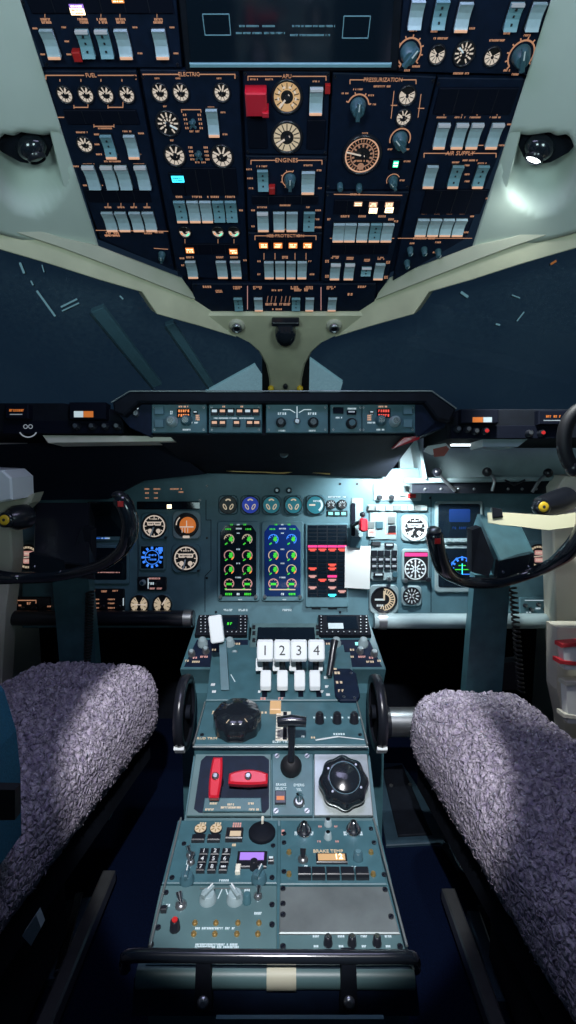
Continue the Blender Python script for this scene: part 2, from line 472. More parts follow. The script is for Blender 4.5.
# hydraulic module, top left
m = oh_mod('hydraulic_switch_panel', 'overhead module at the top left with five pale rockers in one row', [(2, -50), (172, -50), (182, 68), (45, 68), (20, 2)])
lamp_block(m, 28, -12, 172, 12, [(77, 5, 14, 5, 'violet_lamp'), (78, 9.5, 14, 7, 'hot_lamp'), (118, -2, 12, 6, 'amber_lamp')], 6)
for x, st in ((51, 'b'), (86, 'dt'), (105, 'dt'), (124, 'b'), (161, 'b')): rocker(m, x, 41, 14, 27, st)
mb = MB(); a, b, w, h = m.rect(74, 48, 82, 58); mb.box(a, b, w, h, 0, .012, 'red_small', .001); mb.build('red_guard', m.o)
L = Letters(m)
for x in (46, 83, 102, 121, 158): L.words(x, 20.5, 10, 6, 2); L.line(x - 1, 14, x - 1, 17)
for x, y in ((35, 28), (64, 27), (67, 41), (69, 54), (43, 54), (135, 27), (140, 53), (172, 27), (176, 53)): L.words(x, y, 5, 2)
L.done()

# dark window in the middle
m = Mod(OH, 'standby_display', 'dark glass display window set between the two top overhead modules', 'display', 289, 25)
mb = MB(); q = [(173, -60), (405, -60), (398, 70), (186, 70)]
mb.prism(m.poly(q), -.0105, .004, 'black_matte', .002)
mb.build('display_frame', m.o)
mb = MB(); mb.prism(m.poly([(182, -52), (396, -52), (390, 62), (191, 62)]), .0042, .0052, 'dark_glass'); mb.build('display_glass', m.o)
mb = MB()
for x0, y0, x1, y1 in ((204, 12, 230, 33), (343, 14, 369, 36)):
    a, b, w, h = m.rect(x0, y0, x1, y1)
    for sx in (-1, 1): mb.box(a + sx * w / 2, b, .0012, h, .0052, .0056, 'rocker_teal')
    for sy in (-1, 1): mb.box(a, b + sy * h / 2, w, .0012, .0052, .0056, 'rocker_teal')
for y, x0, x1 in ((24, 238, 275), (31, 236, 285), (24, 292, 335), (33, 290, 330)):
    a, b, w, h = m.rect(x0, y - 1.2, x1, y + 1.2); mb.scribble(a, b, w, h, .0056, 'rocker_teal')
a, b, w, h = m.rect(190, 60.5, 391, 65); mb.box(a, b, w, h, .004, .008, 'rocker_teal', .001)
mb.build('display_markings', m.o)

# cabin temperature module, top right
m = oh_mod('cabin_temperature_panel', 'overhead module at the top right with two amber-ringed knobs and three gauges', [(408, -50), (576, -50), (556, 2), (531, 75), (396, 72)])
for x, y, st in ((416, 12, ''), (440, 12, 'd'), (463, 14, 'b'), (513, 14, 'dt'), (535, 14, '')): rocker(m, x, y, 14.5, 27, st)
rotary(m, 409, 52, 11, 35, -150, 130, 10); rotary(m, 521, 55, 11.5, -15, -140, 120, 10)
small_gauge(m, 437, 54, 7.5, 'fanw', -45); small_gauge(m, 464, 53, 9.5, 'tick', -50); small_gauge(m, 492, 56, 7.5, 'fanw', -45)
L = Letters(m)
for x, y, w in ((413, 30, 8), (434, 31, 7), (472, 28, 6), (506, 33, 8), (527, 35, 7), (440, 38, 16), (497, 40, 16), (461, 73, 16), (397, 66, 7), (416, 66, 8), (407, 70, 6), (506, 70, 8), (515, 74, 7)): L.words(x, y, w, 2.6)
L.done()

# fuel module
m = oh_mod('fuel_control_panel', 'overhead module with FUEL title, four small gauges over pale rocker rows', [(40, 71), (136, 71), (174, 271), (100, 238)])
L = Letters(m).title('FUEL', 46, 136, 75)
for x in (65, 86, 106, 127): small_gauge(m, x, 94, 7, 'fan', 30); L.line(x - 5, 79, x - 5, 81)
for x0, x1 in ((74, 88), (108, 123)): L.line(x0, 107, x1, 107); L.line(x0, 105, x0, 108); L.line(x1, 102, x1, 107)
lamp_block(m, 66, 109, 138, 123, (), 4)
L.line(57, 117, 64, 117).line(94, 126, 114, 126).line(94, 124, 94, 127).line(114, 124, 114, 127)
small_gauge(m, 85, 144, 7, 'fan', -20)
rocker(m, 109, 144, 12, 21, 'db'); rocker(m, 132, 144, 12, 21, 'b')
for x in (92, 110, 124, 143): rocker(m, x, 175, 13, 22, 't')
lamp_block(m, 87, 189, 150, 201, (), 4)
for x in (110, 123, 137, 150): rocker(m, x, 219, 12, 17, 'b')
for x in (108, 121, 134, 147): L.words(x, 207, 7, 2); L.line(x, 203, x, 206)
for x, y, w in ((82, 132, 12), (97, 134, 6), (97, 144, 5), (99, 154, 6), (105, 128, 14), (127, 131, 9), (141, 133, 6), (89, 164, 12), (113, 161, 18), (139, 164, 11), (76, 166, 6), (85, 185, 4), (112, 235, 15)): L.words(x, y, w, 2)
L.line(95, 185, 103, 185).line(105, 154, 118, 154).line(128, 154, 141, 154).line(96, 230, 168, 231).line(88, 198, 92, 198)
for x in (96, 114, 127): L.line(x, 185, x, 191)
L.words(112, 234, 15, 5, 2).words(148, 233, 8, 2).words(159, 232, 9, 2); L.line(154, 248, 168, 249)
L.done()
rotary(m, 162, 254, 4.5, 10, ring=False)

# electrical module
m = oh_mod('electrical_control_panel', 'overhead module with ELECTRIC title, white dials and two star-shaped selectors', [(140, 70), (239, 71), (248, 281), (178, 276)])
L = Letters(m).title('ELECTRIC', 143, 235, 74, tw=18)
for x in (160, 181, 222): small_gauge(m, x, 92, 7.5, 'fan', 15); L.words(x - 3, 78, 5, 2)
small_gauge(m, 168, 123, 10.5, 'tick', 120); selector_star(m, 193, 121, 19, 20)
rocker(m, 213, 120, 12, 25, 'b'); L.words(165, 106, 4, 2).words(211, 107, 7, 2).words(223, 112, 5, 2).words(225, 134, 5, 2)
small_gauge(m, 175, 155, 9.5, 'fan', -60); selector_star(m, 199, 153, 20, 18, False); small_gauge(m, 222, 156, 10, 'fan', 55)
lamp_block(m, 184, 167, 237, 194, (), 4); L.words(172, 140, 4, 2)
lamp_block(m, 171, 172, 184, 194, [(178, 177.5, 12, 6, 'cyan_lamp')], 1)
for x, st in ((181, 'db'), (194, 'b'), (206.5, 'b'), (219, 'd'), (231.5, 'd')): rocker(m, x, 209, 12, 19, st)
for x, w in ((179, 7), (197, 10), (213, 12), (230, 10)): L.words(x, 196.5, w, 2.4)
L.line(197, 219, 238, 219).words(182, 219, 7, 2).words(241, 210, 4, 2)
for x in (185, 218, 234): small_gauge(m, x, 231.5, 5.5, 'bow', 75); L.line(x, 239, x, 243)
lamp_block(m, 184, 243, 239, 253, [(190, 249, 8, 5, 'amber_lamp'), (233.5, 250, 8, 5, 'amber_lamp')], 4)
for x in (192, 222, 236): rocker(m, x, 267, 11, 15, 'b'); L.words(x - 2, 257, 8, 2.4)
L.words(182, 258, 5, 2).words(183, 265, 4, 2).words(245, 260, 4, 2); L.done()

# auxiliary power module
m = oh_mod('auxiliary_power_panel', 'overhead module with APU title, red switch guard and two round amber dials', [(243, 71), (330, 72), (327, 155), (246, 154)])
L = Letters(m).title('APU', 248, 326, 76); L.words(254, 79, 8, 2).words(269, 79, 8, 2)
mb = MB(); a, b, w, h = m.rect(246, 85, 267, 109); mb.box(a, b, w, h, 0, .022, 'red_plastic', .002); mb.box(a + w * .42, b - h * .36, w * .3, h * .22, .0, .026, 'red_plastic', .001)
mb.build('red_guard', m.o)
small_gauge(m, 287, 96.5, 13.5, 'amber', -140, 'dial_gauge'); small_gauge(m, 287, 137, 13.5, 'amberlow', -120, 'dial_gauge')
rocker(m, 316, 98, 14, 25, 'bt'); L.words(316, 81, 7, 2).words(315, 112, 7, 2)
mb = MB(); a, b, w, h = m.rect(325, 83, 330, 91); mb.box(a, b, w, h, 0, .008, 'red_small'); mb.build('red_guard', m.o)
lamp_block(m, 248, 117, 267, 147, (), 1); lamp_block(m, 307, 119, 325, 148, (), 1); L.done()

# engine start module
m = oh_mod('engine_start_panel', 'overhead module with ENGINES title, four rockers below a small round selector', [(246, 156), (327, 157), (322, 232), (248, 231)])
L = Letters(m).title('ENGINES', 251, 322, 160, tw=18)
rocker(m, 263, 178, 11.5, 19, 'd'); rocker(m, 308, 180, 14, 20, 'b'); rotary(m, 290, 179, 7.5, 0, -150, 20, 5)
mb = MB(); a, b, w, h = m.rect(269, 184, 275, 191); mb.box(a, b, w, h, 0, .011, 'red_small', .001); mb.build('red_guard', m.o)
lamp_block(m, 252, 195, 318, 203, (), 4)
for x, st in ((263, 'bt'), (279, 'b'), (292, 'b'), (309, 'd')): rocker(m, x, 219, 12, 17, st)
for x, y, w in ((249, 169, 6), (250, 178, 6), (251, 188, 5), (262, 166, 11), (308, 165, 9), (319, 170, 5), (320, 188, 4), (262, 207, 10), (285, 205, 11), (308, 207, 4), (253, 210, 4), (253, 226, 4), (318, 210, 6), (317, 219, 5), (318, 227, 7), (285, 229, 5)): L.words(x, y, w, 2)
L.done()

# ice protection module
m = oh_mod('ice_protection_panel', 'overhead module with ICE PROTECTION title and four lit amber legends in a row', [(248, 233), (322, 233), (319, 281), (250, 281)])
L = Letters(m).title('ICE PROTECTION', 255, 316, 235.5, 3, tw=20)
lamp_block(m, 258, 238, 313, 249, [(x, 244, 8.5, 5, 'amber_lamp') for x in (263.5, 278, 293, 307.5)], 4)
for x in (269, 280, 291, 302): rocker(m, x, 267.5, 10, 15, 'b')
for x in (264, 275, 295, 306): L.line(x, 253, x, 259)
L.words(285, 257, 6, 3, 2).words(259, 261, 4, 2).words(310, 261, 4, 2).words(259, 274, 4, 2).words(312, 274, 5, 2); L.done()

# pressurisation module
m = oh_mod('pressurisation_panel', 'overhead module with PRESSURIZATION title and one large amber-ringed dial', [(333, 73), (436, 77), (409, 190), (326, 190)])
L = Letters(m).title('PRESSURIZATION', 350, 416, 79.5, tw=34); L.words(382, 86, 17, 2.4)
rotary(m, 358, 106, 10, 0, -70, 80, 4)
small_gauge(m, 407, 95, 8, 'fanw', -70); small_gauge(m, 403.5, 117, 7, 'fan', -75)
for x, y0, y1 in ((394, 91, 118), (421, 94, 117)): L.line(x, y0, x - 3, y1); L.line(x - 3, y0 + 14, x + 3, y0 + 14)
rotary(m, 400, 139, 9.5, -45, -110, 110, 0)
a, b = m.p(362, 154); r = 17.5 * m.kk(362, 154); mb = MB()
mb.lathe(a, b, [(r * 1.12, -.0), (r * 1.12, .005), (r * 1.02, .008), (r * .98, .004)], 'black_plastic', 40, cap=False); mb.cyl(a, b, r, 0, .0035, 'dial_black', 40)
mb.arc(a, b, r * .9, r * .97, 0, 360, .0045, 'amber_lens', 48); mb.arc(a, b, r * .62, r * .68, 0, 360, .0045, 'amber_dim', 40)
mb.ticks(a, b, r * .72, r * .9, 0, 350, 30, r * .03, .0045, 'amber_text'); mb.ticks(a, b, r * .45, r * .6, -130, 130, 11, r * .09, .0045, 'amber_dim')
mb.scribble(a, b - r * .3, r * .7, r * .12, .0045, 'amber_text'); mb.arc(a, b - r * .62, 0, r * .2, 0, 360, .0046, 'amber_dim', 14)
g = mb.build('pressure_dial', m.o); mb = MB(); mb.line(a - r * .9, b + r * .22, a + r * .12, b + r * .0, r * .07, .007, 'white_mark', .001); mb.cyl(a, b, r * .1, .004, .008, 'black_plastic', 12); mb.build('needle', g)
for x, y in ((340, 185), (359, 186)):
    a, b = m.p(x, y); mb = MB(); k = 3.4 * m.k; mb.lathe(a, b, [(k, 0), (k, .012), (k * .7, .014)], 'knob_teal', 14); mb.build('push_knob', m.o)
rotary(m, 393, 180, 6, -40, -120, 60, 0)
lamp_block(m, 389, 158, 402, 168, [(395.5, 162.5, 5, 6, 'green_lamp')], 1)
for x, y, w in ((345, 93, 7), (371, 95, 6), (372, 104, 8), (358, 89, 10), (390, 149, 5), (407, 149, 5), (407, 161, 7), (402, 180, 5), (365, 133, 6)): L.words(x, y, w, 2)
L.done()

# flight deck temperature module below it
m = oh_mod('air_conditioning_panel', 'overhead module with three lit legends above five rockers, under the amber-ringed dial', [(326, 192), (409, 192), (386, 282), (321, 282)])
L = Letters(m).line(334, 194, 402, 195).words(355, 194, 10, 2.4)
lamp_block(m, 334, 199, 399, 213, [(358, 202.5, 8, 4, 'amber_lens'), (373, 203, 8, 4.5, 'amber_lens'), (373, 209, 8, 5, 'hot_lamp'), (389, 203, 8, 4.5, 'amber_lens'), (389, 208.5, 8, 5, 'hot_lamp')], 5)
for x, st in ((338.5, 'b'), (350, 'b'), (362.5, 'b'), (375, 'db'), (387, 'b')): rocker(m, x, 230, 12, 16, st)
for x, y, w in ((345, 216, 9), (362, 216, 8), (382, 216, 8), (391, 219, 6), (329, 219, 4), (396, 221, 5)): L.words(x, y, w, 2.6)
L.line(330, 238, 394, 238)
lamp_block(m, 331, 243, 388, 253, (), 4)
for x, h, st in ((335, 14, 'bt'), (349, 14, 'bt'), (366, 7, 'dt'), (379, 14, 'b')): rocker(m, x, 269, 10.5, h, st)
for x, y, w in ((335, 257, 8), (350, 258, 7), (367, 260, 6), (381, 258, 7), (327, 261, 4), (388, 262, 4), (327, 276, 4), (386, 277, 4)): L.words(x, y, w, 3, 2)
L.done()

# air supply module
m = oh_mod('air_supply_panel', 'overhead module with AIR SUPPLY title between rocker rows at the right edge', [(438, 78), (530, 79), (464, 240), (393, 281), (411, 190)])
L = Letters(m).title('AIR SUPPLY', 424, 496, 153, tw=19)
lamp_block(m, 436, 87, 514, 113, (), 4)
for x, st in ((441, 'bt'), (459, 'bt'), (474, 'bt'), (494, 'bt')): rocker(m, x, 133, 13, 23, st); L.words(x + 1, 117, 11, 2); L.line(x + 3, 112, x + 3, 115)
L.line(478, 145, 498, 145).words(510, 124, 6, 2).words(502, 145, 6, 2)
for x, st in ((430, 'b'), (455, 'db'), (480, 'db')): rocker(m, x, 174, 12, 20, st)
L.words(470, 160, 15, 2).words(455, 162, 9, 2).words(482, 163, 9, 2)
for y in (165, 174, 181): L.words(467, y, 5, 2)
lamp_block(m, 423, 189, 484, 213, (), 4); L.words(485, 198, 6, 2)
for x in (421.5, 434, 446.5, 459): rocker(m, x, 225, 12, 15, 'b'); L.words(x + 3, 213, 6, 2.2)
L.words(472, 216, 4, 2).words(466, 232, 5, 2).line(398, 238, 472, 238).words(424, 238, 22, 2.4)
for x, y in ((410, 249), (424, 249), (438, 251), (407, 262)): rotary(m, x, y, 4, 20, ring=False, bar=False)
L.words(438, 242, 6, 2).words(436, 252, 7, 2).words(412, 243, 5, 2); L.done()

# narrow module at the front edge
m = oh_mod('windscreen_heat_panel', 'narrow overhead module along the front edge above the cream centre post', [(192, 284), (376, 284), (374, 312), (195, 312)])
L = Letters(m).line(247.5, 286, 247.5, 309, .7, 'pink_mark').line(321, 287, 321, 310, .7, 'pink_mark')
for x, st in ((238.5, 'd'), (258.5, 'b'), (296, 'd'), (309.5, 'b'), (332, 'b')): rocker(m, x, 302, 9, 11, st); L.words(x - 1, 287.5, 9, 3.5, 2)
L.words(207, 282.5 + 4, 9, 2.6).words(219, 291, 7, 3, 2).words(362, 286.5, 9, 2.6).words(350, 294, 6, 3).words(277, 290, 11, 2).words(302, 290, 16, 2.4).words(277, 309, 10, 2)
for x0 in (267, 281): 
    for q in (0, 4, 8): L.line(x0 + q + 1, 296, x0 + q, 302, .5, 'amber_dim'); L.words(x0 + q, 304, 3, 3, 1, 'amber_dim')
L.done()
# ================================================================ ceiling liners, windscreen frame, windscreens, walls
def mx(pts): return [(571 - x, y) for x, y in pts]
LIN = {}
for side in (-1, 1):
    E1 = OH.pt(97, 240) if side < 0 else OH.pt(469, 240); E0 = OH.pt(20, 0) if side < 0 else OH.pt(554, 0)
    LIN[side] = Frame(E1, E0 - E1, (math.cos(R(25)), 0, -side * math.sin(R(25))))
def liner(side):
    fr = LIN[side]; NX, NY = 64, 72; vs = []; fs = []
    edge = [(-.001, (-8, -90)), (.26, (20, 0)), (.97, (97, 241)), (1.001, (100, 252))]
    for j in range(NY + 1):
        t = j / NY
        for k in range(3):
            if edge[k][0] <= t <= edge[k + 1][0]:
                q = (t - edge[k][0]) / (edge[k + 1][0] - edge[k][0]); ex = edge[k][1][0] * (1 - q) + edge[k + 1][1][0] * q; ey = edge[k][1][1] * (1 - q) + edge[k + 1][1][1] * q
        for i in range(NX + 1):
            u = i / NX; x = ex + (-90 - ex) * u; y = ey + ((-90 + 285 * t) - ey) * u + 10 * t * math.sin(math.pi * u) * (1 if t > .5 else 0)
            px = x if side < 0 else 571 - x
            a, b = fr.p(px, y)
            # scooped pocket under the reading lamp, with a sharp upper lip
            dx = (x - 30) / 40; dy = (y - 162) / 50; rr = dx * dx + dy * dy; z = 0.0
            if rr < 1:
                z = -.060 * (1 - rr) ** .7 * (1 if y > 136 else max(0, 1 - (136 - y) / 5))
            z += .010 * max(0, u - .25) + .004 * math.sin(y * .02) * u
            vs.append((a, b, z))
    W = NX + 1
    for j in range(NY):
        for i in range(NX):
            f = (j * W + i, j * W + i + 1, (j + 1) * W + i + 1, (j + 1) * W + i); fs.append(f if side > 0 else f[::-1])
    mb = MB(); mb.add(vs, fs, 'cream_liner', True); o = mb.build('ceiling'); o.matrix_world = fr.mat(fr.O)
    sm = o.modifiers.new('thickness', 'SOLIDIFY'); sm.thickness = .006; sm.offset = -1
    return tag(o, kind='structure')
for side in (-1, 1): liner(side)
# flat border strips and lower rails; both sides
strip = [(-36, -90), (-8, -90), (20, 0), (97, 241), (99, 249), (72, 238), (63, 214), (64, 190), (50, 132), (-6, 0)]
upper = [(96, 245), (180, 277), (191, 292), (194, 299), (100, 262), (60, 247), (-60, 207), (-60, 196), (0, 217), (60, 237)]
lower = [(-60, 206), (20, 230), (60, 246), (100, 261), (194, 298), (236, 314), (236, 337), (200, 326), (157, 314), (150, 304), (142, 292), (100, 280), (50, 264), (-60, 232)]
n_ = 1
RF = {}
for side in (-1, 1):
    g = (lambda x: x) if side < 0 else (lambda x: 571 - x)
    a_ = at(g(-40), 232, 1.03); b_ = at(g(236), 326, 1.40); RF[side] = Frame(b_, (0, -.45, .85), (b_ - a_) if side < 0 else (a_ - b_))
for side in (-1, 1):
    g = (lambda p: p) if side < 0 else mx
    for pts, z0, z1, mm in ((strip, -.004, .004, 'cream_liner'), (upper, -.02, .012, 'beige_trim'), (lower, -.05, .002, 'cream_trim')):
        o = plate(LIN[side] if pts is strip else RF[side], g(pts), z0, z1, mm, 'trim_%d' % n_, ch=.0015); tag(o, kind='structure'); n_ += 1
    # small oval fitting on the liner near the frame edge
    q = (-4, 74) if side < 0 else (577, 74)
    f = Mod(LIN[side], 'air_outlet', ('cream oval air outlet in the liner at the left picture edge' if side < 0 else 'cream oval air outlet in the liner at the right picture edge'), 'air outlet', *q, group='liner air outlets')
    mb = MB(); mb.rbox(0, 0, 26 * f.k, 48 * f.k, 11 * f.k, -.002, .006, 'cream_liner', .002); mb.build('bezel', f.o)
    mb = MB(); mb.rbox(0, 0, 15 * f.k, 34 * f.k, 6 * f.k, .005, .0068, 'worn_metal', .0005); mb.build('grille', f.o)
    # reading lamp in its pocket
    q = (30, 147) if side < 0 else (541, 147)
    f = Mod(LIN[side], 'reading_lamp', ('unlit black eyeball reading lamp in the left liner pocket' if side < 0 else 'lit black eyeball reading lamp in the right liner pocket'), 'lamp', *q, group='eyeball reading lamps')
    k = f.k; mb = MB()
    sh = [(-29, 12), (31, 12), (30, 3), (22, -11), (8, -20), (-8, -21), (-19, -13), (-28, 2)]
    mb.prism([(side * -1 * x * k, y * k) for x, y in sh], -.045, -.012, 'black_matte', .003); mb.build('housing', f.o)
    mb = MB(); mb.ball((0, -4 * k, -.016), 14 * k, 'gloss_black', 24, (1.15, .9, 1)); b = mb.build('eyeball', f.o)
    mb = MB(); dv = Vector((.06 * side, -.62, .78)).normalized(); c = Vector((0, -4 * k, -.016)) + dv * 12.2 * k
    mb.lathe(0, 0, [(9.5 * k, -.006), (9.5 * k, .002), (8 * k, .004)], 'black_plastic', 20, axis=(c, dv), cap=False)
    mb.lathe(0, 0, [(8 * k, .0), (6.5 * k, .0022), (3 * k, .003)], 'lamp_white' if side > 0 else 'dark_glass', 20, axis=(c, dv)); mb.build('lens', b)
    if side > 0: LAMP_POS = f.o.matrix_world @ (c + dv * .04 + Vector((.012, -.01, 0))); LAMP_DIR = f.o.matrix_world.to_3x3() @ Vector((.05, -.85, .2)).normalized()

# centre post
POST = Frame((0, 1.36, 1.05 + .249 * 1.36), (0, 1.36 - 1.60, (.249 * 1.36 - .1175 * 1.60)))
post = [(190, 299), (196, 314), (375, 314), (380, 299), (414, 314), (371, 326), (336, 337), (322, 344), (312, 353), (305, 366), (302, 380), (301, 398), (270, 398), (269, 380), (266, 366), (259, 353), (249, 344), (235, 337), (200, 326), (157, 314)]
o = plate(POST, post, -.045, 0, 'cream_trim', 'trim_7', ch=.006); tag(o, kind='structure')
o = plate(POST, [(262, 352), (272, 352), (274, 400), (262, 400)], -.05, -.012, 'rubber', 'trim_8'); tag(o, kind='structure')
o = plate(POST, [(300, 352), (310, 352), (309, 400), (298, 400)], -.05, -.012, 'rubber', 'trim_9'); tag(o, kind='structure')
mb = MB()
def postpt(x, y, h=0): return POST.p(x, y) + (h,)
for x0, x1 in ((243, 252), (328, 319)):   # raised ribs that run down into the post
    pass
for x in (-1, 1):
    f = Mod(POST, 'post_fitting', ('round dark fitting on the cream post, left of the compass' if x < 0 else 'round dark fitting on the cream post, right of the compass'), 'fitting', 285.5 + x * 48.5, 325, 'round post fittings')
    k = f.k; mb = MB(); mb.lathe(0, 0, [(8 * k, 0), (7.6 * k, .006), (5.5 * k, .008)], 'beige_trim', 24); mb.build('flange', f.o)
    mb = MB(); mb.lathe(0, 0, [(5 * k, .006), (5 * k, .016), (3.4 * k, .018), (3.2 * k, .012)], 'steel', 20, cap=False); mb.cyl(0, 0, 3.2 * k, .006, .013, 'void_black', 16); mb.build('socket', f.o)
    f2 = Mod(POST, 'sight_gauge_ball', ('small yellow ball at the post foot, left one' if x < 0 else 'small yellow ball at the post foot, right one'), 'ball', 285.5 + x * 14.5, 387, 'yellow balls at the post foot')
    k = f2.k; mb = MB(); mb.ball((0, 0, .006), 3.2 * k, 'yellow', 14); mb.build('ball', f2.o); mb = MB(); mb.cyl(0, 0, 2 * k, -.001, .004, 'steel', 10); mb.build('stem', f2.o)
f = Mod(POST, 'standby_compass', 'black standby compass hanging at the top of the cream centre post', 'compass', 285.5, 327); k = f.k
mb = MB(); mb.rbox(0, 10 * k, 27 * k, 5 * k, 1.5 * k, -.001, .02, 'black_plastic', .002); mb.build('bracket', f.o)
mb = MB(); mb.lathe(0, 0, [(0.5 * k, -19 * k), (4 * k, -16 * k), (8.5 * k, -11 * k), (10.5 * k, -3 * k), (10.5 * k, 4 * k), (7 * k, 9 * k)], 'gloss_black', 32, axis=((0, 0, .024), (0, 1, .12))); b = mb.build('bowl', f.o)
mb = MB(); mb.rbox(0, -1 * k, 10 * k, 6 * k, 1.5 * k, .022 + 8.2 * k, .022 + 9.9 * k, 'dark_glass', .0005); mb.build('window', b)
mb = MB(); mb.cyl(0, 0, 2.6 * k, .0, .024, 'black_plastic', 12); mb.tube([(0, 0, .012), (0, -4 * k, .016)], .003, 'black_plastic')
f2 = Mod(POST, 'lock_peg', 'tiny black peg at the foot of the cream centre post', 'peg', 285.5, 385); k = f2.k
mb = MB(); mb.ball((0, 0, .006), 2.6 * k, 'black_plastic', 12, (1, 1.4, 1)); mb.build('cap', f2.o); mb = MB(); mb.cyl(0, 0, 1.4 * k, -.001, .004, 'black_plastic', 10); mb.build('stem', f2.o)

# windscreens
gm = bpy.data.materials.new('windscreen_glass'); gm.use_nodes = True; nt = gm.node_tree; nt.nodes.clear()
out = nt.nodes.new('ShaderNodeOutputMaterial'); mixn = nt.nodes.new('ShaderNodeMixShader'); tr = nt.nodes.new('ShaderNodeBsdfTransparent'); gl = nt.nodes.new('ShaderNodeBsdfGlossy'); fr_ = nt.nodes.new('ShaderNodeFresnel')
tc = nt.nodes.new('ShaderNodeTexCoord'); nz = nt.nodes.new('ShaderNodeTexNoise'); nz.inputs['Scale'].default_value = 90; nz.inputs['Detail'].default_value = 8
df = nt.nodes.new('ShaderNodeBsdfDiffuse'); mx2 = nt.nodes.new('ShaderNodeMixShader'); mr = nt.nodes.new('ShaderNodeMapRange')
tr.inputs['Color'].default_value = (.80, .90, .95, 1); gl.inputs['Roughness'].default_value = .03; fr_.inputs['IOR'].default_value = 1.5
df.inputs['Color'].default_value = (.45, .62, .72, 1); mr.inputs['From Min'].default_value = .12; mr.inputs['From Max'].default_value = .42; mr.inputs['To Min'].default_value = .008; mr.inputs['To Max'].default_value = .11
nt.links.new(tc.outputs['Object'], nz.inputs['Vector']); nz2 = nt.nodes.new('ShaderNodeTexNoise'); nz2.inputs['Scale'].default_value = 2.2; nz2.inputs['Detail'].default_value = 3; nt.links.new(tc.outputs['Object'], nz2.inputs['Vector']); mm_ = nt.nodes.new('ShaderNodeMath'); mm_.operation = 'MULTIPLY'; nt.links.new(nz.outputs['Fac'], mm_.inputs[0]); nt.links.new(nz2.outputs['Fac'], mm_.inputs[1]); nt.links.new(mm_.outputs[0], mr.inputs['Value']); nt.links.new(mr.outputs['Result'], mx2.inputs['Fac'])
nt.links.new(tr.outputs[0], mx2.inputs[1]); nt.links.new(df.outputs[0], mx2.inputs[2])
gg = nt.nodes.new('ShaderNodeNewGeometry'); inv_ = nt.nodes.new('ShaderNodeMath'); inv_.operation = 'SUBTRACT'; inv_.inputs[0].default_value = 1.0; mul_ = nt.nodes.new('ShaderNodeMath'); mul_.operation = 'MULTIPLY'
nt.links.new(gg.outputs['Backfacing'], inv_.inputs[1]); nt.links.new(inv_.outputs[0], mul_.inputs[0]); nt.links.new(fr_.outputs[0], mul_.inputs[1]); nt.links.new(mul_.outputs[0], mixn.inputs['Fac']); nt.links.new(mx2.outputs[0], mixn.inputs[1]); nt.links.new(gl.outputs[0], mixn.inputs[2]); nt.links.new(mixn.outputs[0], out.inputs['Surface'])
M['windscreen_glass'] = gm
WFR = {}
for side in (-1, 1):
    g = (lambda x: x) if side < 0 else (lambda x: 571 - x)
    A = at(g(264), 350, 1.60); B = at(g(270), 398, 1.78); Cc = at(g(-40), 300, 1.30)
    n = (B - A).cross(Cc - A); u = (A - Cc).normalized() * (-side if side > 0 else 1)
    u = (A - Cc).normalized() if side < 0 else (Cc - A).normalized()
    v = (A - B); fr = Frame(A, v, u)
    if fr.n.dot(CAM - A) < 0: raise RuntimeError('glass faces away')
    WFR[side] = fr
    pts = [(-90, 190), (60, 232), (150, 296), (260, 338), (272, 372), (276, 400), (-90, 432)]
    o = plate(fr, [(g(x), y) for x, y in pts], -.008, 0, 'windscreen_glass', 'window_%d' % (1 if side < 0 else 2)); tag(o, kind='structure')
# wiper blades resting outside the left windscreen
for i, (pts, lab) in enumerate(((((97, 316), (158, 392)), 'grey wiper arm outside the left windscreen, the outer one'), (((170, 330), (212, 392)), 'grey wiper arm outside the left windscreen, nearer the post'))):
    f = Mod(WFR[-1], 'windscreen_wiper', lab, 'wiper', *pts[1], group='windscreen wipers', h=-.02)
    p0 = Vector(f.p(*pts[0])); p1 = Vector(f.p(*pts[1])); k = f.k; d = (p1 - p0).normalized(); nn = Vector((-d.y, d.x))
    w0 = 6 * k if i == 0 else 4 * k
    mb = MB(); mb.prism([tuple(p0 + nn * w0), tuple(p0 - nn * w0), tuple(p1 - nn * w0 * .8), tuple(p1 + nn * w0 * .8)], -.02, -.004, 'panel_grey', .002); mb.build('arm', f.o)
    mb = MB(); q0 = p0 - nn * w0 * 1.1; q1 = p1 - nn * w0 * .9; mb.tube([(q0.x, q0.y, 0), (q1.x, q1.y, 0)], .0035, 'steel', 8); mb.build('blade', f.o)
# pale self-glowing slabs set outside beyond the windscreen
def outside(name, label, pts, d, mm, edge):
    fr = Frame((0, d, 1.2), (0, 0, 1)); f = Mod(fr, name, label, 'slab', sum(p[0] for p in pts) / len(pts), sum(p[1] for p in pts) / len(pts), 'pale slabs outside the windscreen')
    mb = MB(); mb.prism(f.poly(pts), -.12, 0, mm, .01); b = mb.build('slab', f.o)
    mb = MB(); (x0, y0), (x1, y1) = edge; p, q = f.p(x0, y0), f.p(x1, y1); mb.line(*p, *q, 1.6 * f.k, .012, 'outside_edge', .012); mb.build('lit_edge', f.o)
outside('outside_slab', 'pale glowing slab outside the windscreen, left of the centre post', [(204, 392), (255, 363.5), (266, 380), (270, 400), (190, 400)], 3.2, 'outside_light', ((206, 391), (255, 364)))
outside('outside_slab', 'pale glowing slab outside the windscreen, right of the centre post', [(303, 356), (312, 359), (343, 382), (338, 400), (300, 400)], 3.2, 'outside_light', ((310, 358), (342, 381)))

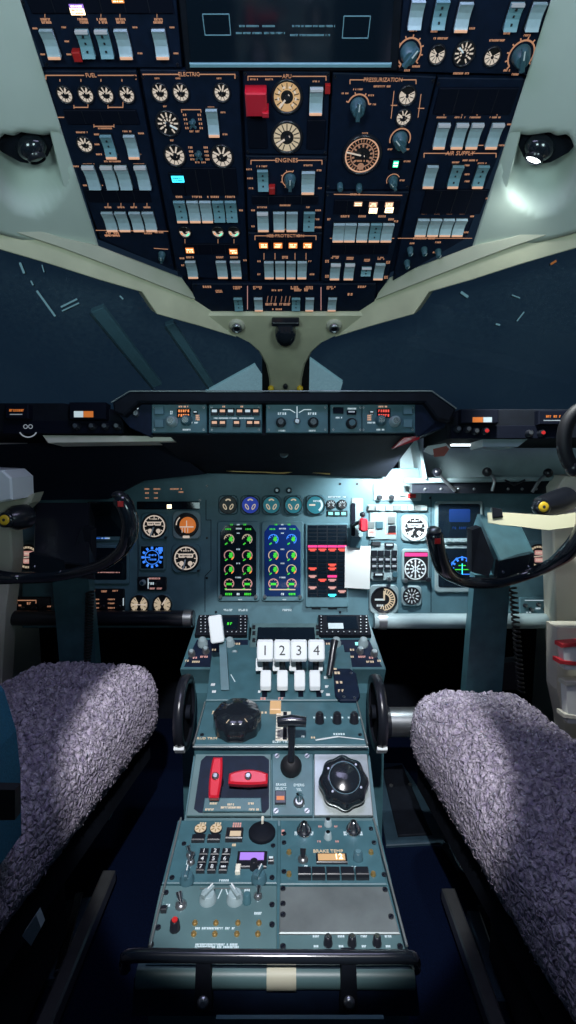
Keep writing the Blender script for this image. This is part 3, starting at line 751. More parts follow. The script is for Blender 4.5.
# glowing rods added outside, standing in for overhead panel reflections in the glass
HL = 'added glow streaks for reflections in the windscreens'
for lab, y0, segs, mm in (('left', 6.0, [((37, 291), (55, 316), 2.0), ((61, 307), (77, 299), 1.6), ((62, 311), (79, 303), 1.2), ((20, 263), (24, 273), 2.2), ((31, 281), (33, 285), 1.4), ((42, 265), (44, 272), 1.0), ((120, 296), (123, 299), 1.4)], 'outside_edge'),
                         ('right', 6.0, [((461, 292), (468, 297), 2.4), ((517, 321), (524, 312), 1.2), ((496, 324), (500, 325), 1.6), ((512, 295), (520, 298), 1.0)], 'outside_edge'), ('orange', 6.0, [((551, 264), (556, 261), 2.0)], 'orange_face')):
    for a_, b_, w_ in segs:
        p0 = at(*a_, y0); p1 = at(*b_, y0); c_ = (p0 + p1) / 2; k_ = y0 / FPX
        o = empty('reflection_streak', 'small pale glow added outside the left windscreen for a reflection in it' if lab == 'left' else ('small pale glow added outside the right windscreen for a reflection in it' if lab == 'right' else 'small orange glow added outside the right windscreen for a reflection in it'), 'lamp', c_, HL)
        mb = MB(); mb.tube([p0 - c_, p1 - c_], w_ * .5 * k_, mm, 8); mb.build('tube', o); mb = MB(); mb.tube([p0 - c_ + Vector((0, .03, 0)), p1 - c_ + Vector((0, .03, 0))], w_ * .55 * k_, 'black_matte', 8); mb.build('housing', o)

# floor, side walls, bulkheads
def block(name, x0, x1, y0, y1, z0, z1, mm, kind='structure'):
    mb = MB(); mb.box((x0 + x1) / 2, (y0 + y1) / 2, x1 - x0, y1 - y0, z0, z1, mm); return tag(mb.build(name), kind=kind)
block('floor', -1.0, 1.0, -1.6, 1.9, -.04, 0, 'carpet_navy')
block('wall_front', -1.0, 1.0, 1.86, 1.9, 0, 1.12, 'black_matte')
block('wall_left', -1.0, -.96, -1.6, 1.9, 0, 1.10, 'cream_wall'); block('wall_right', .96, 1.0, -1.6, 1.9, 0, 1.10, 'cream_wall')
# ================================================================ glareshield
GF = Frame((0, 1.18, 1.13), (0, .10, 1))
gs = Mod(GF, 'glareshield', 'long dark padded glareshield with a raised middle hood below the windscreens', 'glareshield', 285, 404)
mb = MB()
mb.prism(gs.poly([(117, 405), (134, 394.5), (428, 394.5), (452, 411), (446, 424), (434, 421), (422, 405), (142, 405), (128, 418), (118, 414)]), -.20, .03, 'black_matte', .004)
mb.build('hood', gs.o)
mb = MB(); rim = [(116, 405, .031), (134, 394, .031), (428, 394, .031), (452, 411, .031)]
mb.tube([gs.p(x, y) + (z,) for x, y, z in rim], .0018, 'worn_metal', 6); mb.build('hood_edge', gs.o)
mb = MB()
mb.prism(gs.poly([(118, 413), (128, 417), (142, 404), (152, 404), (152, 434), (150, 437), (130, 428)]), -.20, .004, 'overhead_black', .002)
mb.build('end_cheek', gs.o); mb = MB()
mb.prism(gs.poly([(452, 408), (446, 422), (422, 404), (414, 404), (414, 434), (418, 437), (444, 428)]), -.20, .004, 'overhead_black', .002)
mb.build('end_cheek', gs.o)
mb = MB()
mb.prism(gs.poly([(-60, 402), (60, 402), (118, 409), (121, 418), (121, 432), (-60, 432)]), -.22, -.012, 'black_matte', .003)
mb.build('side_coaming', gs.o); mb = MB()
mb.prism(gs.poly([(449, 412), (462, 408), (640, 408), (640, 438), (449, 438)]), -.22, -.012, 'black_matte', .003)
mb.build('side_coaming', gs.o)
mb = MB()
wa = [gs.o.matrix_world.inverted() @ p for p in (at(150, 435, 1.185), at(418, 436, 1.185), at(386, 477, 1.40), at(198, 473, 1.40))]
wb = [gs.o.matrix_world.inverted() @ (p + Vector((0, .03, .07))) for p in (at(150, 435, 1.185), at(418, 436, 1.185), at(386, 477, 1.40), at(198, 473, 1.40))]
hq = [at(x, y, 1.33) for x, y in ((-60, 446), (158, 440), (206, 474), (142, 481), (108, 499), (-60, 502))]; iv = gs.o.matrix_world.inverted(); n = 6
mb.add([iv @ q for q in hq] + [iv @ (q + Vector((0, .03, 0))) for q in hq], [tuple(range(n)), tuple(range(2 * n - 1, n - 1, -1))] + [(i, n + i, n + (i + 1) % n, (i + 1) % n) for i in range(n)], 'void_black'); mb.build('shadow_sheet', gs.o); mb = MB()  # black sheet added where the hood's shadow falls
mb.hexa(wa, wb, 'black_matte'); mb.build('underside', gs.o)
mb = MB(); inv = gs.o.matrix_world.inverted(); A = [at(404, 438, 1.184), at(420, 436, 1.184), at(419, 439.5, 1.19), at(392, 449, 1.235)]; mb.hexa([inv @ q for q in A], [inv @ (q + Vector((0, .012, .004))) for q in A], 'red_plastic'); mb.build('red_edge_glow', gs.o)  # red strip coloured in for a red reflection along the hood edge
mb = MB(); p = gs.o.matrix_world.inverted() @ at(284, 453, 1.28)
mb.lathe(0, 0, [(.011, 0), (.011, .006), (.006, .009)], 'steel', 14, axis=(p, (0, -.6, -1))); mb.build('underside_bolt', gs.o)
for x0, x1, lab in ((38, 168, 'l'), (486, 532, 'r')):
    mb = MB(); mb.prism(gs.poly([(x0, 434), (x1, 435), (x1 + 4, 440), (x0 + 6, 442)] if lab == 'l' else [(x0, 438), (x1, 438), (x1 - 10, 446), (x0, 446)]), -.10, -.02, 'cream_wall' if lab == 'l' else 'panel_grey', .001); mb.build('underside_lip', gs.o)
for pts in ([(196, 470), (215, 468), (232, 471), (262, 472)], [(262, 472), (282, 473), (300, 471), (330, 474)]):
    mb = MB(); inv = gs.o.matrix_world.inverted(); mb.tube(spline([inv @ at(x, y, 1.385) for x, y in pts]), .0026, 'brass', 8); mb.build('amber_glint', gs.o)  # thin brass tubes placed as amber glints under the hood

# autopilot strip in the glareshield: separate boxes
ap = 'glareshield control boxes'
def gs_box(name, label, x0, x1):
    m = Mod(GF, name, label, 'control panel', (x0 + x1) / 2, 418.5, ap, h=.004); mb = MB()
    mb.prism(m.poly([(x0, 404.5), (x1, 404.5), (x1, 433), (x0, 433)]), -.03, 0, 'pedestal_teal', .0015)
    screws(mb, m, [(x0 + 3, 408), (x1 - 3, 408), (x0 + 3, 430), (x1 - 3, 430)], .0025, 0, 'steel'); mb.build('face_plate', m.o); return m
def push(m, x, y, w, h, mm='black_plastic', lit=None, name='push_button', z=.006):
    a, b, W, H = m.rect(x - w / 2, y - h / 2, x + w / 2, y + h / 2); z += getattr(m, 'z', 0); mb = MB(); mb.box(a, b, W, H, 0, z, mm, .001)
    if lit: mb.box(a, b + H * .12, W * .7, H * .36, z - .0002, z + .0006, lit)
    return mb.build(name, m.o)
def knob(m, x, y, r, h=.016, mm='black_plastic', top=None, name='knob', n=20, wob=None):
    h += getattr(m, 'z', 0) * .6; a, b = m.p(x, y); k = r * m.kk(x, y); mb = MB()
    mb.lathe(a, b, [(k * 1.12, 0), (k * 1.1, h * .25), (k, h * .3), (k * .92, h * .92), (k * .75, h)], mm, n, wob)
    if top: mb.cyl(a, b, k * .6, h, h + .0015, top, n)
    return mb.build(name, m.o)
for side in (0, 1):
    g = (lambda x: x) if not side else (lambda x: 567 - x)
    x0, x1 = sorted((g(152), g(207)))
    m = gs_box('course_selector', 'glareshield box at the left end with a lit amber readout' if not side else 'glareshield box at the right end with a lit red readout', x0, x1)
    a = g(160); push(m, a, 411, 9, 8, 'panel_teal'); push(m, a, 424, 9, 8, 'panel_teal')
    cx = g(184)
    for yy, hh in ((405.5, 2.5),):
        L = Letters(m); L.words(cx, 407, 10, 2, 1, 'amber_lens'); L.words(cx - 12, 413, 3, 4, 2, 'cool_mark').words(g(198), 418, 4, 6, 3, 'amber_lens').words(g(196), 423, 8, 2, 1, 'cool_mark').words(g(187), 430, 8, 2, 1, 'cool_mark'); L.done()
    mb = MB(); a_, b_, w, h = m.rect(cx - 6.5, 409, cx + 7, 418); mb.box(a_, b_, w, h, 0, .002, 'void_black')
    for q in (-.26, .24): mb.scribble(a_, b_ + q * h, w * .85, h * .36, .0026, 'amber_lamp' if not side else 'red_lamp')
    mb.build('readout', m.o)
    knob(m, g(173), 422, 5, .02, 'panel_grey', 'chrome'); knob(m, g(187), 421, 5, .018, 'knob_teal', 'chrome'); push(m, g(196), 413, 4, 3, lit='cool_mark')
m = gs_box('autopilot_mode_panel', 'glareshield box with two rows of black mode buttons', 209, 262)
for i, x in enumerate((215, 223, 231, 240, 248, 256)): push(m, x, 412.5, 7, 7, lit='amber_lens' if i % 2 else 'cool_mark')
for i, x in enumerate((215, 223, 237, 250, 257)): push(m, x, 424, 7, 7, lit='amber_lens')
L = Letters(m); L.words(224, 407, 3, 2, 1, 'amber_lens').words(242, 407, 3, 2, 1, 'amber_lens').words(234, 418.5, 40, 1.6, 1, 'cool_mark'); L.done()
m = gs_box('heading_selector', 'middle glareshield box with two knobs joined by white lines', 266, 328)
knob(m, 281, 423, 4.5, .018, 'black_plastic', 'chrome'); knob(m, 297, 422, 3.2, .012, 'chrome', 'white_plastic'); knob(m, 313, 423, 4.8, .018, 'black_plastic', 'chrome')
L = Letters(m, .0014)
for s in (-1, 1): L.line(297 + s * 2, 413, 297 + s * 7, 410, .8, 'cool_mark').line(297 + s * 7, 410, 297 + s * 14, 410, .8, 'cool_mark').line(297, 407, 297, 418, .9, 'cool_mark').words(297 + s * 15, 414, 9, 3, 1, 'cool_mark').words(297 + s * 15, 431, 7, 2, 1, 'cool_mark')
L.done()
m = gs_box('speed_selector', 'glareshield box with a single knob and two dark windows', 330, 363)
push(m, 338, 411, 10, 6, 'void_black'); push(m, 351, 413, 9, 4, 'void_black', 'dim_white'); knob(m, 351, 424, 5, .018, 'black_plastic', 'knob_teal')
L = Letters(m); L.words(351, 409, 10, 2, 1, 'cool_mark').words(338, 418, 8, 2, 1, 'cool_mark'); L.done()
for lab, x, y in (('left', 137, 414), ('right', 434, 412)):
    m = Mod(GF, 'dimmer_control', 'small steel dimmer knob on the %s end cheek of the glareshield' % lab, 'dimmer', x, y, 'end cheek dimmers', h=.004)
    mb = MB(); k = m.k; mb.lathe(0, 0, [(3.2 * k, 0), (3 * k, .006), (2.2 * k, .008)], 'steel', 16); mb.build('cap', m.o); mb = MB(); mb.line(0, 0, 0, 2.4 * k, .5 * k, .0086, 'ink'); mb.scribble(0, 5 * k, 7 * k, 1.6 * k, .001, 'cool_mark'); mb.build('index_print', m.o)
# warning light boxes on the coaming
def warn(label, x0, y0, x1, y1, cells):
    m = Mod(GF, 'warning_light_box', label, 'warning light', (x0 + x1) / 2, (y0 + y1) / 2, 'coaming warning light boxes', h=-.004); mb = MB(); a, b, w, h = m.rect(x0, y0, x1, y1)
    mb.box(a, b, w, h, -.02, .014, 'void_black', .002); mb.build('case', m.o)
    for (cx0, cx1, cy0, cy1, mm) in cells:
        q = MB(); a, b, w, h = m.rect(cx0, cy0, cx1, cy1); q.box(a, b, w, h, .0135, .016, mm, .0005); q.build('lit_legend', m.o)
warn('warning light box with white and orange lights on the left coaming', 71, 403, 107, 420, [(76, 85, 412, 418, 'cool_mark'), (85.5, 95, 412, 418, 'orange_face')])
warn('warning light box with orange and white lights on the right coaming', 460, 410, 497, 424, [(471, 481, 418, 423, 'orange_face'), (481.5, 490, 418, 423, 'cool_mark')])
for nm, x0, y0, x1, y1 in (('left', 7, 405, 30, 419), ('right', 537, 411, 566, 425)):
    m = Mod(GF, 'warning_light_box', 'small dim readout box at the %s end of the coaming' % nm, 'warning light', (x0 + x1) / 2, (y0 + y1) / 2, 'coaming warning light boxes', h=-.004)
    mb = MB(); a, b, w, h = m.rect(x0, y0, x1, y1); mb.box(a, b, w, h, -.02, .012, 'void_black', .002); mb.build('case', m.o)
    L = Letters(m, .0126); L.words((x0 + x1) / 2, (y0 + y1) / 2 - 1, 15, 3, 1, 'orange_face').line(x0 + 5, y1 - 4, x1 - 6, y1 - 4, .8, 'dim_white'); L.done()
# dial below the left readout
m = Mod(GF, 'coaming_knob_panel', 'dark knob panel with a white arc scale under the left coaming', 'control panel', 26, 427, h=-.010); mb = MB(); a, b, w, h = m.rect(0, 420, 120, 433); mb.box(a, b, w, h, -.02, 0, 'void_black', .001); mb.build('face_plate', m.o)
mb = MB(); mb.arc(0, 0, 9 * m.k, 10.2 * m.k, 120, 240, .0012, 'dim_white', 18)
for sx in (-2.5, 2.5): mb.arc(sx * m.k, 1 * m.k, 1.6 * m.k, 2.3 * m.k, 0, 360, .0012, 'dim_white', 14)
mb.build('knob_scale', m.o)
for x in (76, 92, 105, 117): knob(m, x, 426, 3.4, .016, 'black_plastic', 'steel')
m = Mod(GF, 'coaming_switch_panel', 'dark switch panel under the right coaming with small caps', 'control panel', 500, 431, h=-.008); mb = MB(); a, b, w, h = m.rect(452, 425, 560, 438); mb.box(a, b, w, h, -.02, 0, 'void_black', .001); mb.build('face_plate', m.o)
for x, y, mm in ((458, 429, 'steel'), (468, 429, 'steel'), (476, 431, 'steel'), (486, 431, 'red_small'), (530, 433, 'steel'), (542, 433, 'red_small')): knob(m, x, y, 3.2, .014, 'black_plastic', mm)

# ================================================================ bay under the right coaming
BF = Frame((0, 1.52, 1.02), (0, .05, 1))
m = Mod(BF, 'stowage_bay', 'floodlit grey stowage bay under the right coaming with a rail in front', 'stowage bay', 490, 462)
mb = MB(); mb.prism(m.poly([(400, 432), (580, 432), (580, 487), (400, 487)]), -.02, 0, 'panel_grey'); mb.build('back_panel', m.o)
inv = m.o.matrix_world.inverted()
mb = MB(); mb.tube([inv @ at(x, y, 1.36) for x, y in ((405, 481), (470, 480), (520, 479), (562, 478))], .0075, 'panel_grey', 12); mb.build('rail', m.o)
mb = MB(); A = [at(x, y, d) for x, y, d in ((412, 481, 1.37), (566, 480, 1.37), (566, 494, 1.35), (412, 493, 1.35))]
mb.hexa([inv @ p for p in A], [inv @ (p + Vector((0, .03, 0))) for p in A], 'black_plastic')
for x in (425, 441, 458, 474, 492, 508, 522, 536): mb.lathe(0, 0, [(.004, 0), (.004, .002), (.002, .003)], 'steel', 10, axis=(inv @ at(x, 489, 1.355), (0, 0, 1)))
mb.build('rail_base', m.o)
for pts in ([(437, 472), (444, 480), (455, 491)], [(487, 472), (494, 479), (492, 491)], [(548, 473), (540, 480), (532, 492)]):
    mb = MB(); w = [inv @ at(x, y, 1.345) for x, y in pts]; mb.tube(spline(w), .0045, 'steel', 8); mb.ball(w[0], .013, 'black_plastic', 12); mb.build('rail_latch', m.o)
mb = MB(); w = [inv @ at(x, y, 1.35) for x, y in ((505, 480), (514, 485), (525, 480))]; mb.tube(w, .003, 'black_plastic', 8); mb.build('bracket', m.o)
mb = MB(); A = [at(417, 438, 1.34), at(417, 438, 1.34), at(424, 479, 1.34), at(424, 479, 1.34)]
A[1] = Vector((A[0].x + .02, 1.51, A[0].z)); A[2] = Vector((A[3].x + .02, 1.51, A[3].z))
mb.hexa([inv @ q for q in A], [inv @ (q + Vector((.008, 0, 0))) for q in A], 'panel_grey'); mb.build('end_baffle', m.o)  # plate added to keep the flood lamp off the bay
m = Mod(Frame((0, 1.30, 1.07), (0, 0, 1)), 'flood_light_strip', 'bright white flood light strip under the right coaming', 'lamp', 469, 443.5)
mb = MB(); a, b, w, h = m.rect(452, 440.5, 487, 443); mb.box(a, b, w, h, -.02, .004, 'white_plastic', .001); mb.build('housing', m.o)
mb = MB(); a, b, w, h = m.rect(452, 443, 486, 446); mb.box(a, b, w, h, -.012, .002, 'strip_white', .001); mb.build('tube', m.o)
FLOOD = m.o.matrix_world.translation.copy()
m = Mod(Frame((0, 1.26, 1.06), (0, 0, 1)), 'red_tag', 'crumpled red and white tag hanging under the right coaming', 'tag', 440, 450)
mb = MB(); mb.prism(m.poly([(428, 446), (446, 443), (451, 448), (446, 453), (432, 455), (424, 451)]), -.006, 0, 'white_plastic', .002); mb.build('tag_sheet', m.o)
mb = MB(); mb.prism(m.poly([(433, 449), (446, 446), (449, 449), (444, 456), (434, 457)]), .0, .004, 'pink_dull', .001); mb.build('red_patch', m.o)

# ================================================================ main instrument panel
MP = Frame((0, 1.38, .57), (0, .05, .43))
ip = Mod(MP, 'instrument_panel', 'wide blue-grey main instrument panel behind both control columns', 'instrument panel', 288, 550)
mb = MB(); mb.prism(ip.poly([(22, 480), (140, 479), (200, 470), (418, 468), (434, 481), (560, 480), (560, 628), (22, 628)]), -.03, 0, 'panel_teal', .002)
screws(mb, ip, [(207, 486), (207, 538), (207, 578), (340, 484), (357, 484), (376, 500), (430, 498), (216, 612), (340, 612), (376, 612), (200, 500)], .0035, 0, 'black_plastic'); mb.build('panel_face', ip.o)
mb = MB()
for x0, y0, x1, y1 in ((206, 500, 206, 520), (206, 520, 211, 520), (211, 520, 211, 570), (211, 570, 205, 576), (205, 576, 205, 612), (369, 505, 369, 610), (347, 590, 347, 612), (138, 515, 138, 590), (431, 496, 431, 612)):
    a, b = ip.p(x0, y0); c, d = ip.p(x1, y1); mb.line(a, b, c, d, .0018, .0006, 'void_black')
mb.build('panel_seam', ip.o)
L = Letters(ip)
L.words(147, 489, 5, 2, 1).words(157, 489, 7, 2).words(147, 493, 4, 2).words(156, 493, 4, 2).words(147, 498, 4, 1.6).words(156, 498, 4, 1.6).words(176, 489, 12, 2).words(181, 492, 5, 2)
L.words(228, 610, 9, 2.4, 2, 'cool_mark').words(243, 610, 9, 2.4, 2, 'cool_mark').words(287, 610, 9, 2.4, 2, 'cool_mark').words(337, 497, 18, 1.8, 1, 'cool_mark'); L.done('lettering')

def inst(name, label, cat, x, y, w, h=None, case='panel_teal', group=None, z=.008, r=None):
    m = Mod(MP, name, label, cat, x, y, group); h = h or w; a, b, W, H = m.rect(x - w / 2, y - h / 2, x + w / 2, y + h / 2); mb = MB()
    mb.rbox(a, b, W, H, (r or min(w, h) * .2) * m.k, -.01, z, case, .0025); mb.build('bezel', m.o); m.z = z; m.c = (a, b); return m
def dial(m, x, y, r, face='dial_black', rim='black_plastic'):
    a, b = m.p(x, y); k = r * m.kk(x, y); z = getattr(m, 'z', 0); mb = MB()
    mb.lathe(a, b, [(k * 1.12, z - .002), (k * 1.12, z + .002), (k * 1.02, z + .0035), (k, z + .001)], rim, 32, cap=False); mb.cyl(a, b, k, z - .002, z + .0008, face, 32)
    return mb, a, b, k, z + .0016
FI = 'round instruments on the main panel'
def airspeed(label, x, y, r, w, mk='white_mark', case='panel_teal', name='airspeed_indicator', seed=0, face='dial_black', rim='black_plastic'):
    m = inst(name, label, 'instrument', x, y, w, case=case, group=FI); mb, a, b, k, z = dial(m, x, y, r, face, rim)
    mb.arc(a, b, k * .86, k * .96, 0, 360, z, mk, 36); mb.ticks(a, b, k * .68, k * .86, 0, 330, 12, k * .07, z, mk)
    mb.rbox(a, b + k * .22, k * 1.2, k * .34, k * .08, z - .0006, z, mk)
    for s in (-1, 1): mb.arc(a + s * k * .36, b - k * .42, 0, k * .2, 0, 360, z, mk, 10)
    mb.scribble(a, b + k * .62, k * .5, k * .14, z, mk); mb.scribble(a, b + k * .22, k * 1.0, k * .16, z + .0005, 'ink')
    o = mb.build('dial', m.o); nb = MB(); t = R(90 - (200 + seed)); nb.line(a, b, a + k * .95 * math.cos(t), b + k * .95 * math.sin(t), k * .12, z + .0015, 'paint_white', .0008); nb.cyl(a, b, k * .12, z, z + .002, 'black_plastic', 12); nb.build('needle', o)
    nb = MB(); nb.lathe(a + .52 * w * m.k - .007, b - .5 * w * m.k + .006, [(.004, m.z), (.0035, m.z + .006)], 'black_plastic', 12); nb.build('setting_knob', m.o); return m
airspeed('black dial with bright white bands left of the glowing orange ball', 155, 526, 11.3, 27)
m = inst('attitude_indicator', 'attitude indicator with a glowing orange ball left of the engine displays', 'instrument', 187, 525, 28, case='panel_grey', group=FI)
mb, a, b, k, z = dial(m, 187, 525, 11); mb.build('dial', m.o); mb = MB(); mb.ball((a + k * .12, b, z - .004), k * .78, 'orange_face', 24, (1, 1, .45))
mb.line(a - k * .5, b - k * .15, a + k * .7, b - k * .15, k * .1, z + .012, 'white_mark'); mb.line(a + k * .1, b - k * .15, a + k * .1, b + k * .4, k * .08, z + .012, 'white_mark')
for q in (-.3, -.05, .2): mb.line(a + k * q, b - k * .65, a + k * q, b - k * .25, k * .06, z + .012, 'white_mark')
mb.build('horizon_ball', m.o); mb = MB(); mb.rbox(a, b - k * 1.06, k * .6, k * .22, k * .06, z, z + .004, 'white_mark'); mb.arc(a, b, k * .86, k * .95, -90, -40, z + .001, 'white_mark', 8); mb.build('slip_tube', m.o)
m = inst('radio_compass_display', 'square screen with a bright blue compass rose on the left panel', 'instrument', 153, 557, 27, case='panel_teal', r=3, group=FI)
a, b = m.c; w = 22 * m.k; mb = MB(); mb.box(a, b, w, w, .004, .0092, 'dark_glass'); mb.build('screen', m.o)
mb = MB(); z = .0102; mb.ticks(a, b, w * .36, w * .48, 0, 330, 12, w * .1, z, 'blue_mark'); mb.arc(a, b, w * .30, w * .33, 0, 360, z, 'blue_mark', 28); mb.line(a - w * .45, b, a - w * .1, b, w * .05, z, 'blue_mark')
mb.scribble(a + w * .02, b + w * .1, w * .36, w * .1, z, 'blue_mark'); mb.scribble(a + w * .02, b - w * .1, w * .36, w * .1, z, 'blue_mark'); mb.box(a + w * .38, b + w * .36, w * .2, w * .2, z - .0006, z, 'blue_mark'); mb.build('compass_rose', m.o)
airspeed('altimeter dial with white drum and big white bars under the orange ball', 186.5, 558, 12, 29, name='altimeter', seed=-5)
m = inst('clock_panel', 'small rectangular knob unit below the blue compass screen', 'instrument', 152.5, 583.5, 29, 14, 'black_plastic', r=2)
knob(m, 144, 582, 3, .016, 'panel_grey', 'chrome'); L = Letters(m, .0092); L.words(156, 578, 13, 2.2, 1, 'pink_mark').words(156, 588, 14, 2.2, 1, 'pink_mark').line(149, 578, 149, 588, .8, 'cool_mark').words(152, 583, 6, 3, 1, 'cool_mark'); L.done(); knob(m, 160, 583, 3, .012)
for i, x in enumerate((140, 163)):
    m = inst('flap_gauge', ('left' if not i else 'right') + ' one of two small cream dials at the foot of the left panel', 'instrument', x, 604, 20, case='panel_teal', r=9, group='small cream dials')
    mb, a, b, k, z = dial(m, x, 604, 8.6); 
    for s in (-1, 1): mb.arc(a, b, k * .2, k * .95, 90 * s - 62, 90 * s + 62, z, 'cream_dial', 16)
    mb.arc(a, b - k * .1, k * .0, k * .2, 0, 360, z + .0004, 'dial_black', 10); mb.ticks(a, b, k * .6, k * .92, 40, 320, 9, k * .07, z + .0005, 'ink'); o = mb.build('dial', m.o)
    nb = MB(); nb.line(a - k * .75, b, a + k * .75, b, k * .12, z + .001, 'white_mark') if not i else nb.line(a, b, a + k * .4, b + k * .6, k * .14, z + .001, 'white_mark'); nb.build('needle', o)
# annunciator bar above the flight dials
m = inst('master_caution_bar', 'dark annunciator bar with one pink-white light above the left dials', 'annunciator', 168, 505.5, 62, 8, 'void_black', r=1, z=.004)
for x0, x1 in ((145, 183), (187, 200)):
    mb = MB(); a, b, w, h = m.rect(x0, 502.5, x1, 508.5); mb.box(a, b, w, h, .003, .0052, 'dark_glass'); mb.build('lamp_window', m.o)
mb = MB(); a, b, w, h = m.rect(167.5, 504.5, 172, 508.5); mb.box(a, b, w, h, .005, .0064, 'hot_lamp', .0003); mb.build('lit_legend', m.o)
# dark screens and left edge gear
def crt(label, x0, y0, x1, y1, glow=None):
    m = inst('flight_display', label, 'display', (x0 + x1) / 2, (y0 + y1) / 2, x1 - x0, y1 - y0, 'panel_teal', 'flight display screens', r=2)
    mb = MB(); a, b, w, h = m.rect(x0 + 2.5, y0 + 2.5, x1 - 2.5, y1 - 4.5); mb.rbox(a, b, w, h, .005, .006, .0092, 'dark_glass', .001); mb.build('screen', m.o); return m
m = crt('upper blank dark display behind the left yoke horn', 86, 499, 130, 541); L = Letters(m, .0102); L.words(107, 538, 8, 1.6, 1, 'cool_mark').words(103, 538, 14, .8, 1, 'blue_mark'); L.done()
m = crt('lower blank dark display behind the left yoke horn', 90, 545, 130, 584); L = Letters(m, .0102); L.words(110, 572, 22, 1.2, 1, 'pink_mark'); L.done()
def bearing(label, x, y, r):
    m = inst('radio_bearing_dial', label, 'instrument', x, y, 30, group=FI); mb, a, b, k, z = dial(m, x, y, r)
    mb.arc(a, b, k * .78, k * .95, 0, 360, z, 'cream_dial', 30); mb.ticks(a, b, k * .8, k * .95, 0, 345, 24, k * .04, z + .0004, 'ink')
    for s in (-1, 1): mb.rbox(a + k * .12, b + s * k * .33, k * .95, k * .42, k * .1, z - .0006, z, 'pink_mark')
    mb.scribble(a + k * .1, b + k * .33, k * .7, k * .2, z + .0005, 'white_mark'); mb.scribble(a + k * .1, b - k * .33, k * .7, k * .2, z + .0005, 'white_mark'); o = mb.build('dial', m.o)
    nb = MB(); nb.line(a - k * .6, b - k * .05, a + k * .6, b + k * .08, k * .08, z + .0014, 'white_mark'); nb.build('needle', o)
bearing('pink-lit bearing dial left of the left yoke column', 29, 557, 11.5); bearing('pink-lit bearing dial right of the right yoke hub', 537, 556, 11)
m = inst('audio_selector_panel', 'dark switch panel with amber legends left of the left column', 'control panel', 30, 606, 42, 19, 'black_plastic', r=1.5, z=.005)
L = Letters(m, .0062); L.line(18, 600, 37, 600, .9).words(30, 603, 5, 3).words(21, 605, 3, 2).words(21, 612, 6, 2).words(50, 606, 4, 1.8).line(18, 600, 18, 603).line(37, 600, 37, 603); L.done()
for x in (24, 36, 44): knob(m, x, 608, 2.5, .014)
m = inst('radio_switch_panel', 'dark switch panel with amber legends right of the left column', 'control panel', 107, 601, 36, 25, 'black_plastic', r=1.5, z=.005)
L = Letters(m, .0062)
for y in (599, 603, 607.5): L.words(112, y, 7, 1.8).words(98, y, 4, 1.6)
L.words(94, 590.5, 4, 2).words(105, 591, 6, 2.4).words(116, 590.5, 6, 2).line(124, 598, 124, 605, .9, 'cool_mark'); L.done()
for x in (93, 104, 120): knob(m, x, 606, 2, .012)

# small fuel and hydraulic gauges above the engine displays
cols = [(228.5, 'dial_black', 'cream_dial', 'black faced small gauge, leftmost of the row above the engine displays'), (250.5, 'blue_face', 'cream_dial', 'deep blue faced small gauge above the left engine display'), (271.5, 'teal_face', 'cream_dial', 'teal faced small gauge above the right engine display, left of its pair'), (293.5, 'teal_face', 'cream_dial', 'teal faced small gauge above the right engine display, right of its pair')]
for x, fc, mk, lab in cols:
    m = inst('fuel_gauge', lab, 'instrument', x, 505, 19.5, case='knob_teal', r=5, group='small gauges above the engine displays'); mb, a, b, k, z = dial(m, x, 505, 8.2, fc)
    for s in (-1, 1):
        for ra, rb, mm_, zz in ((.20, .40, mk, z), (.09, .26, fc, z + .0004)):
            th = R(-28 * s); pts = [(a + s * k * .40 + k * (ra * math.cos(t) * math.cos(th) - rb * math.sin(t) * math.sin(th)), b - k * .22 + k * (ra * math.cos(t) * math.sin(th) + rb * math.sin(t) * math.cos(th))) for t in [2 * math.pi * q / 16 for q in range(16)]]
            mb.prism(pts, zz - .0006, zz, mm_)
    mb.arc(a, b + k * .35, k * .25, k * .42, -60, 60, z, mk, 8); mb.build('dial', m.o)
m = inst('oil_gauge', 'teal faced single-needle gauge left of the landing gear lever', 'instrument', 315.5, 505, 20, case='knob_teal', r=5, group='small gauges above the engine displays'); mb, a, b, k, z = dial(m, 315.5, 505, 8.6, 'teal_face')
mb.arc(a, b, k * .6, k * .85, 40, 150, z, 'cool_mark', 12); mb.line(a - k * .7, b, a - k * .1, b, k * .2, z, 'white_mark'); mb.scribble(a + k * .1, b + k * .45, k * .8, k * .25, z, 'cool_mark'); mb.build('dial', m.o)
for i, x in enumerate((277, 289)):
    m = inst('tiny_knob', ('left' if not i else 'right') + ' one of two tiny round knobs above the gauge row', 'light', x, 490.5, 6.5, case='knob_teal', r=3, group='tiny knobs above the gauge row', z=.003); knob(m, x, 490.5, 2.4, .012, 'black_plastic', 'steel', 'cap')  # two tiny black knobs, neither of them lit
for i, x in enumerate((331, 342)):
    m = inst('pressure_gauge', ('left' if not i else 'right') + ' one of two tiny dark gauges right of the teal gauge', 'instrument', x, 504.5, 9.6, case='black_plastic', r=4.5, group='tiny dark gauges', z=.005); mb, a, b, k, z = dial(m, x, 504.5, 4)
    mb.ticks(a, b, k * .4, k * .9, -120, 120, 7, k * .14, z, 'cool_mark'); mb.build('dial', m.o)
m = inst('gear_lights', 'row of three teal lit legends under the two tiny dark gauges', 'annunciator', 337, 513.5, 21, 6, 'black_plastic', r=.8, z=.004)
for x in (330.5, 337, 343.5):
    mb = MB(); a, b, w, h = m.rect(x - 2.2, 512, x + 2.2, 515); mb.box(a, b, w, h, .004, .0055, 'teal_lamp'); mb.build('lit_legend', m.o)

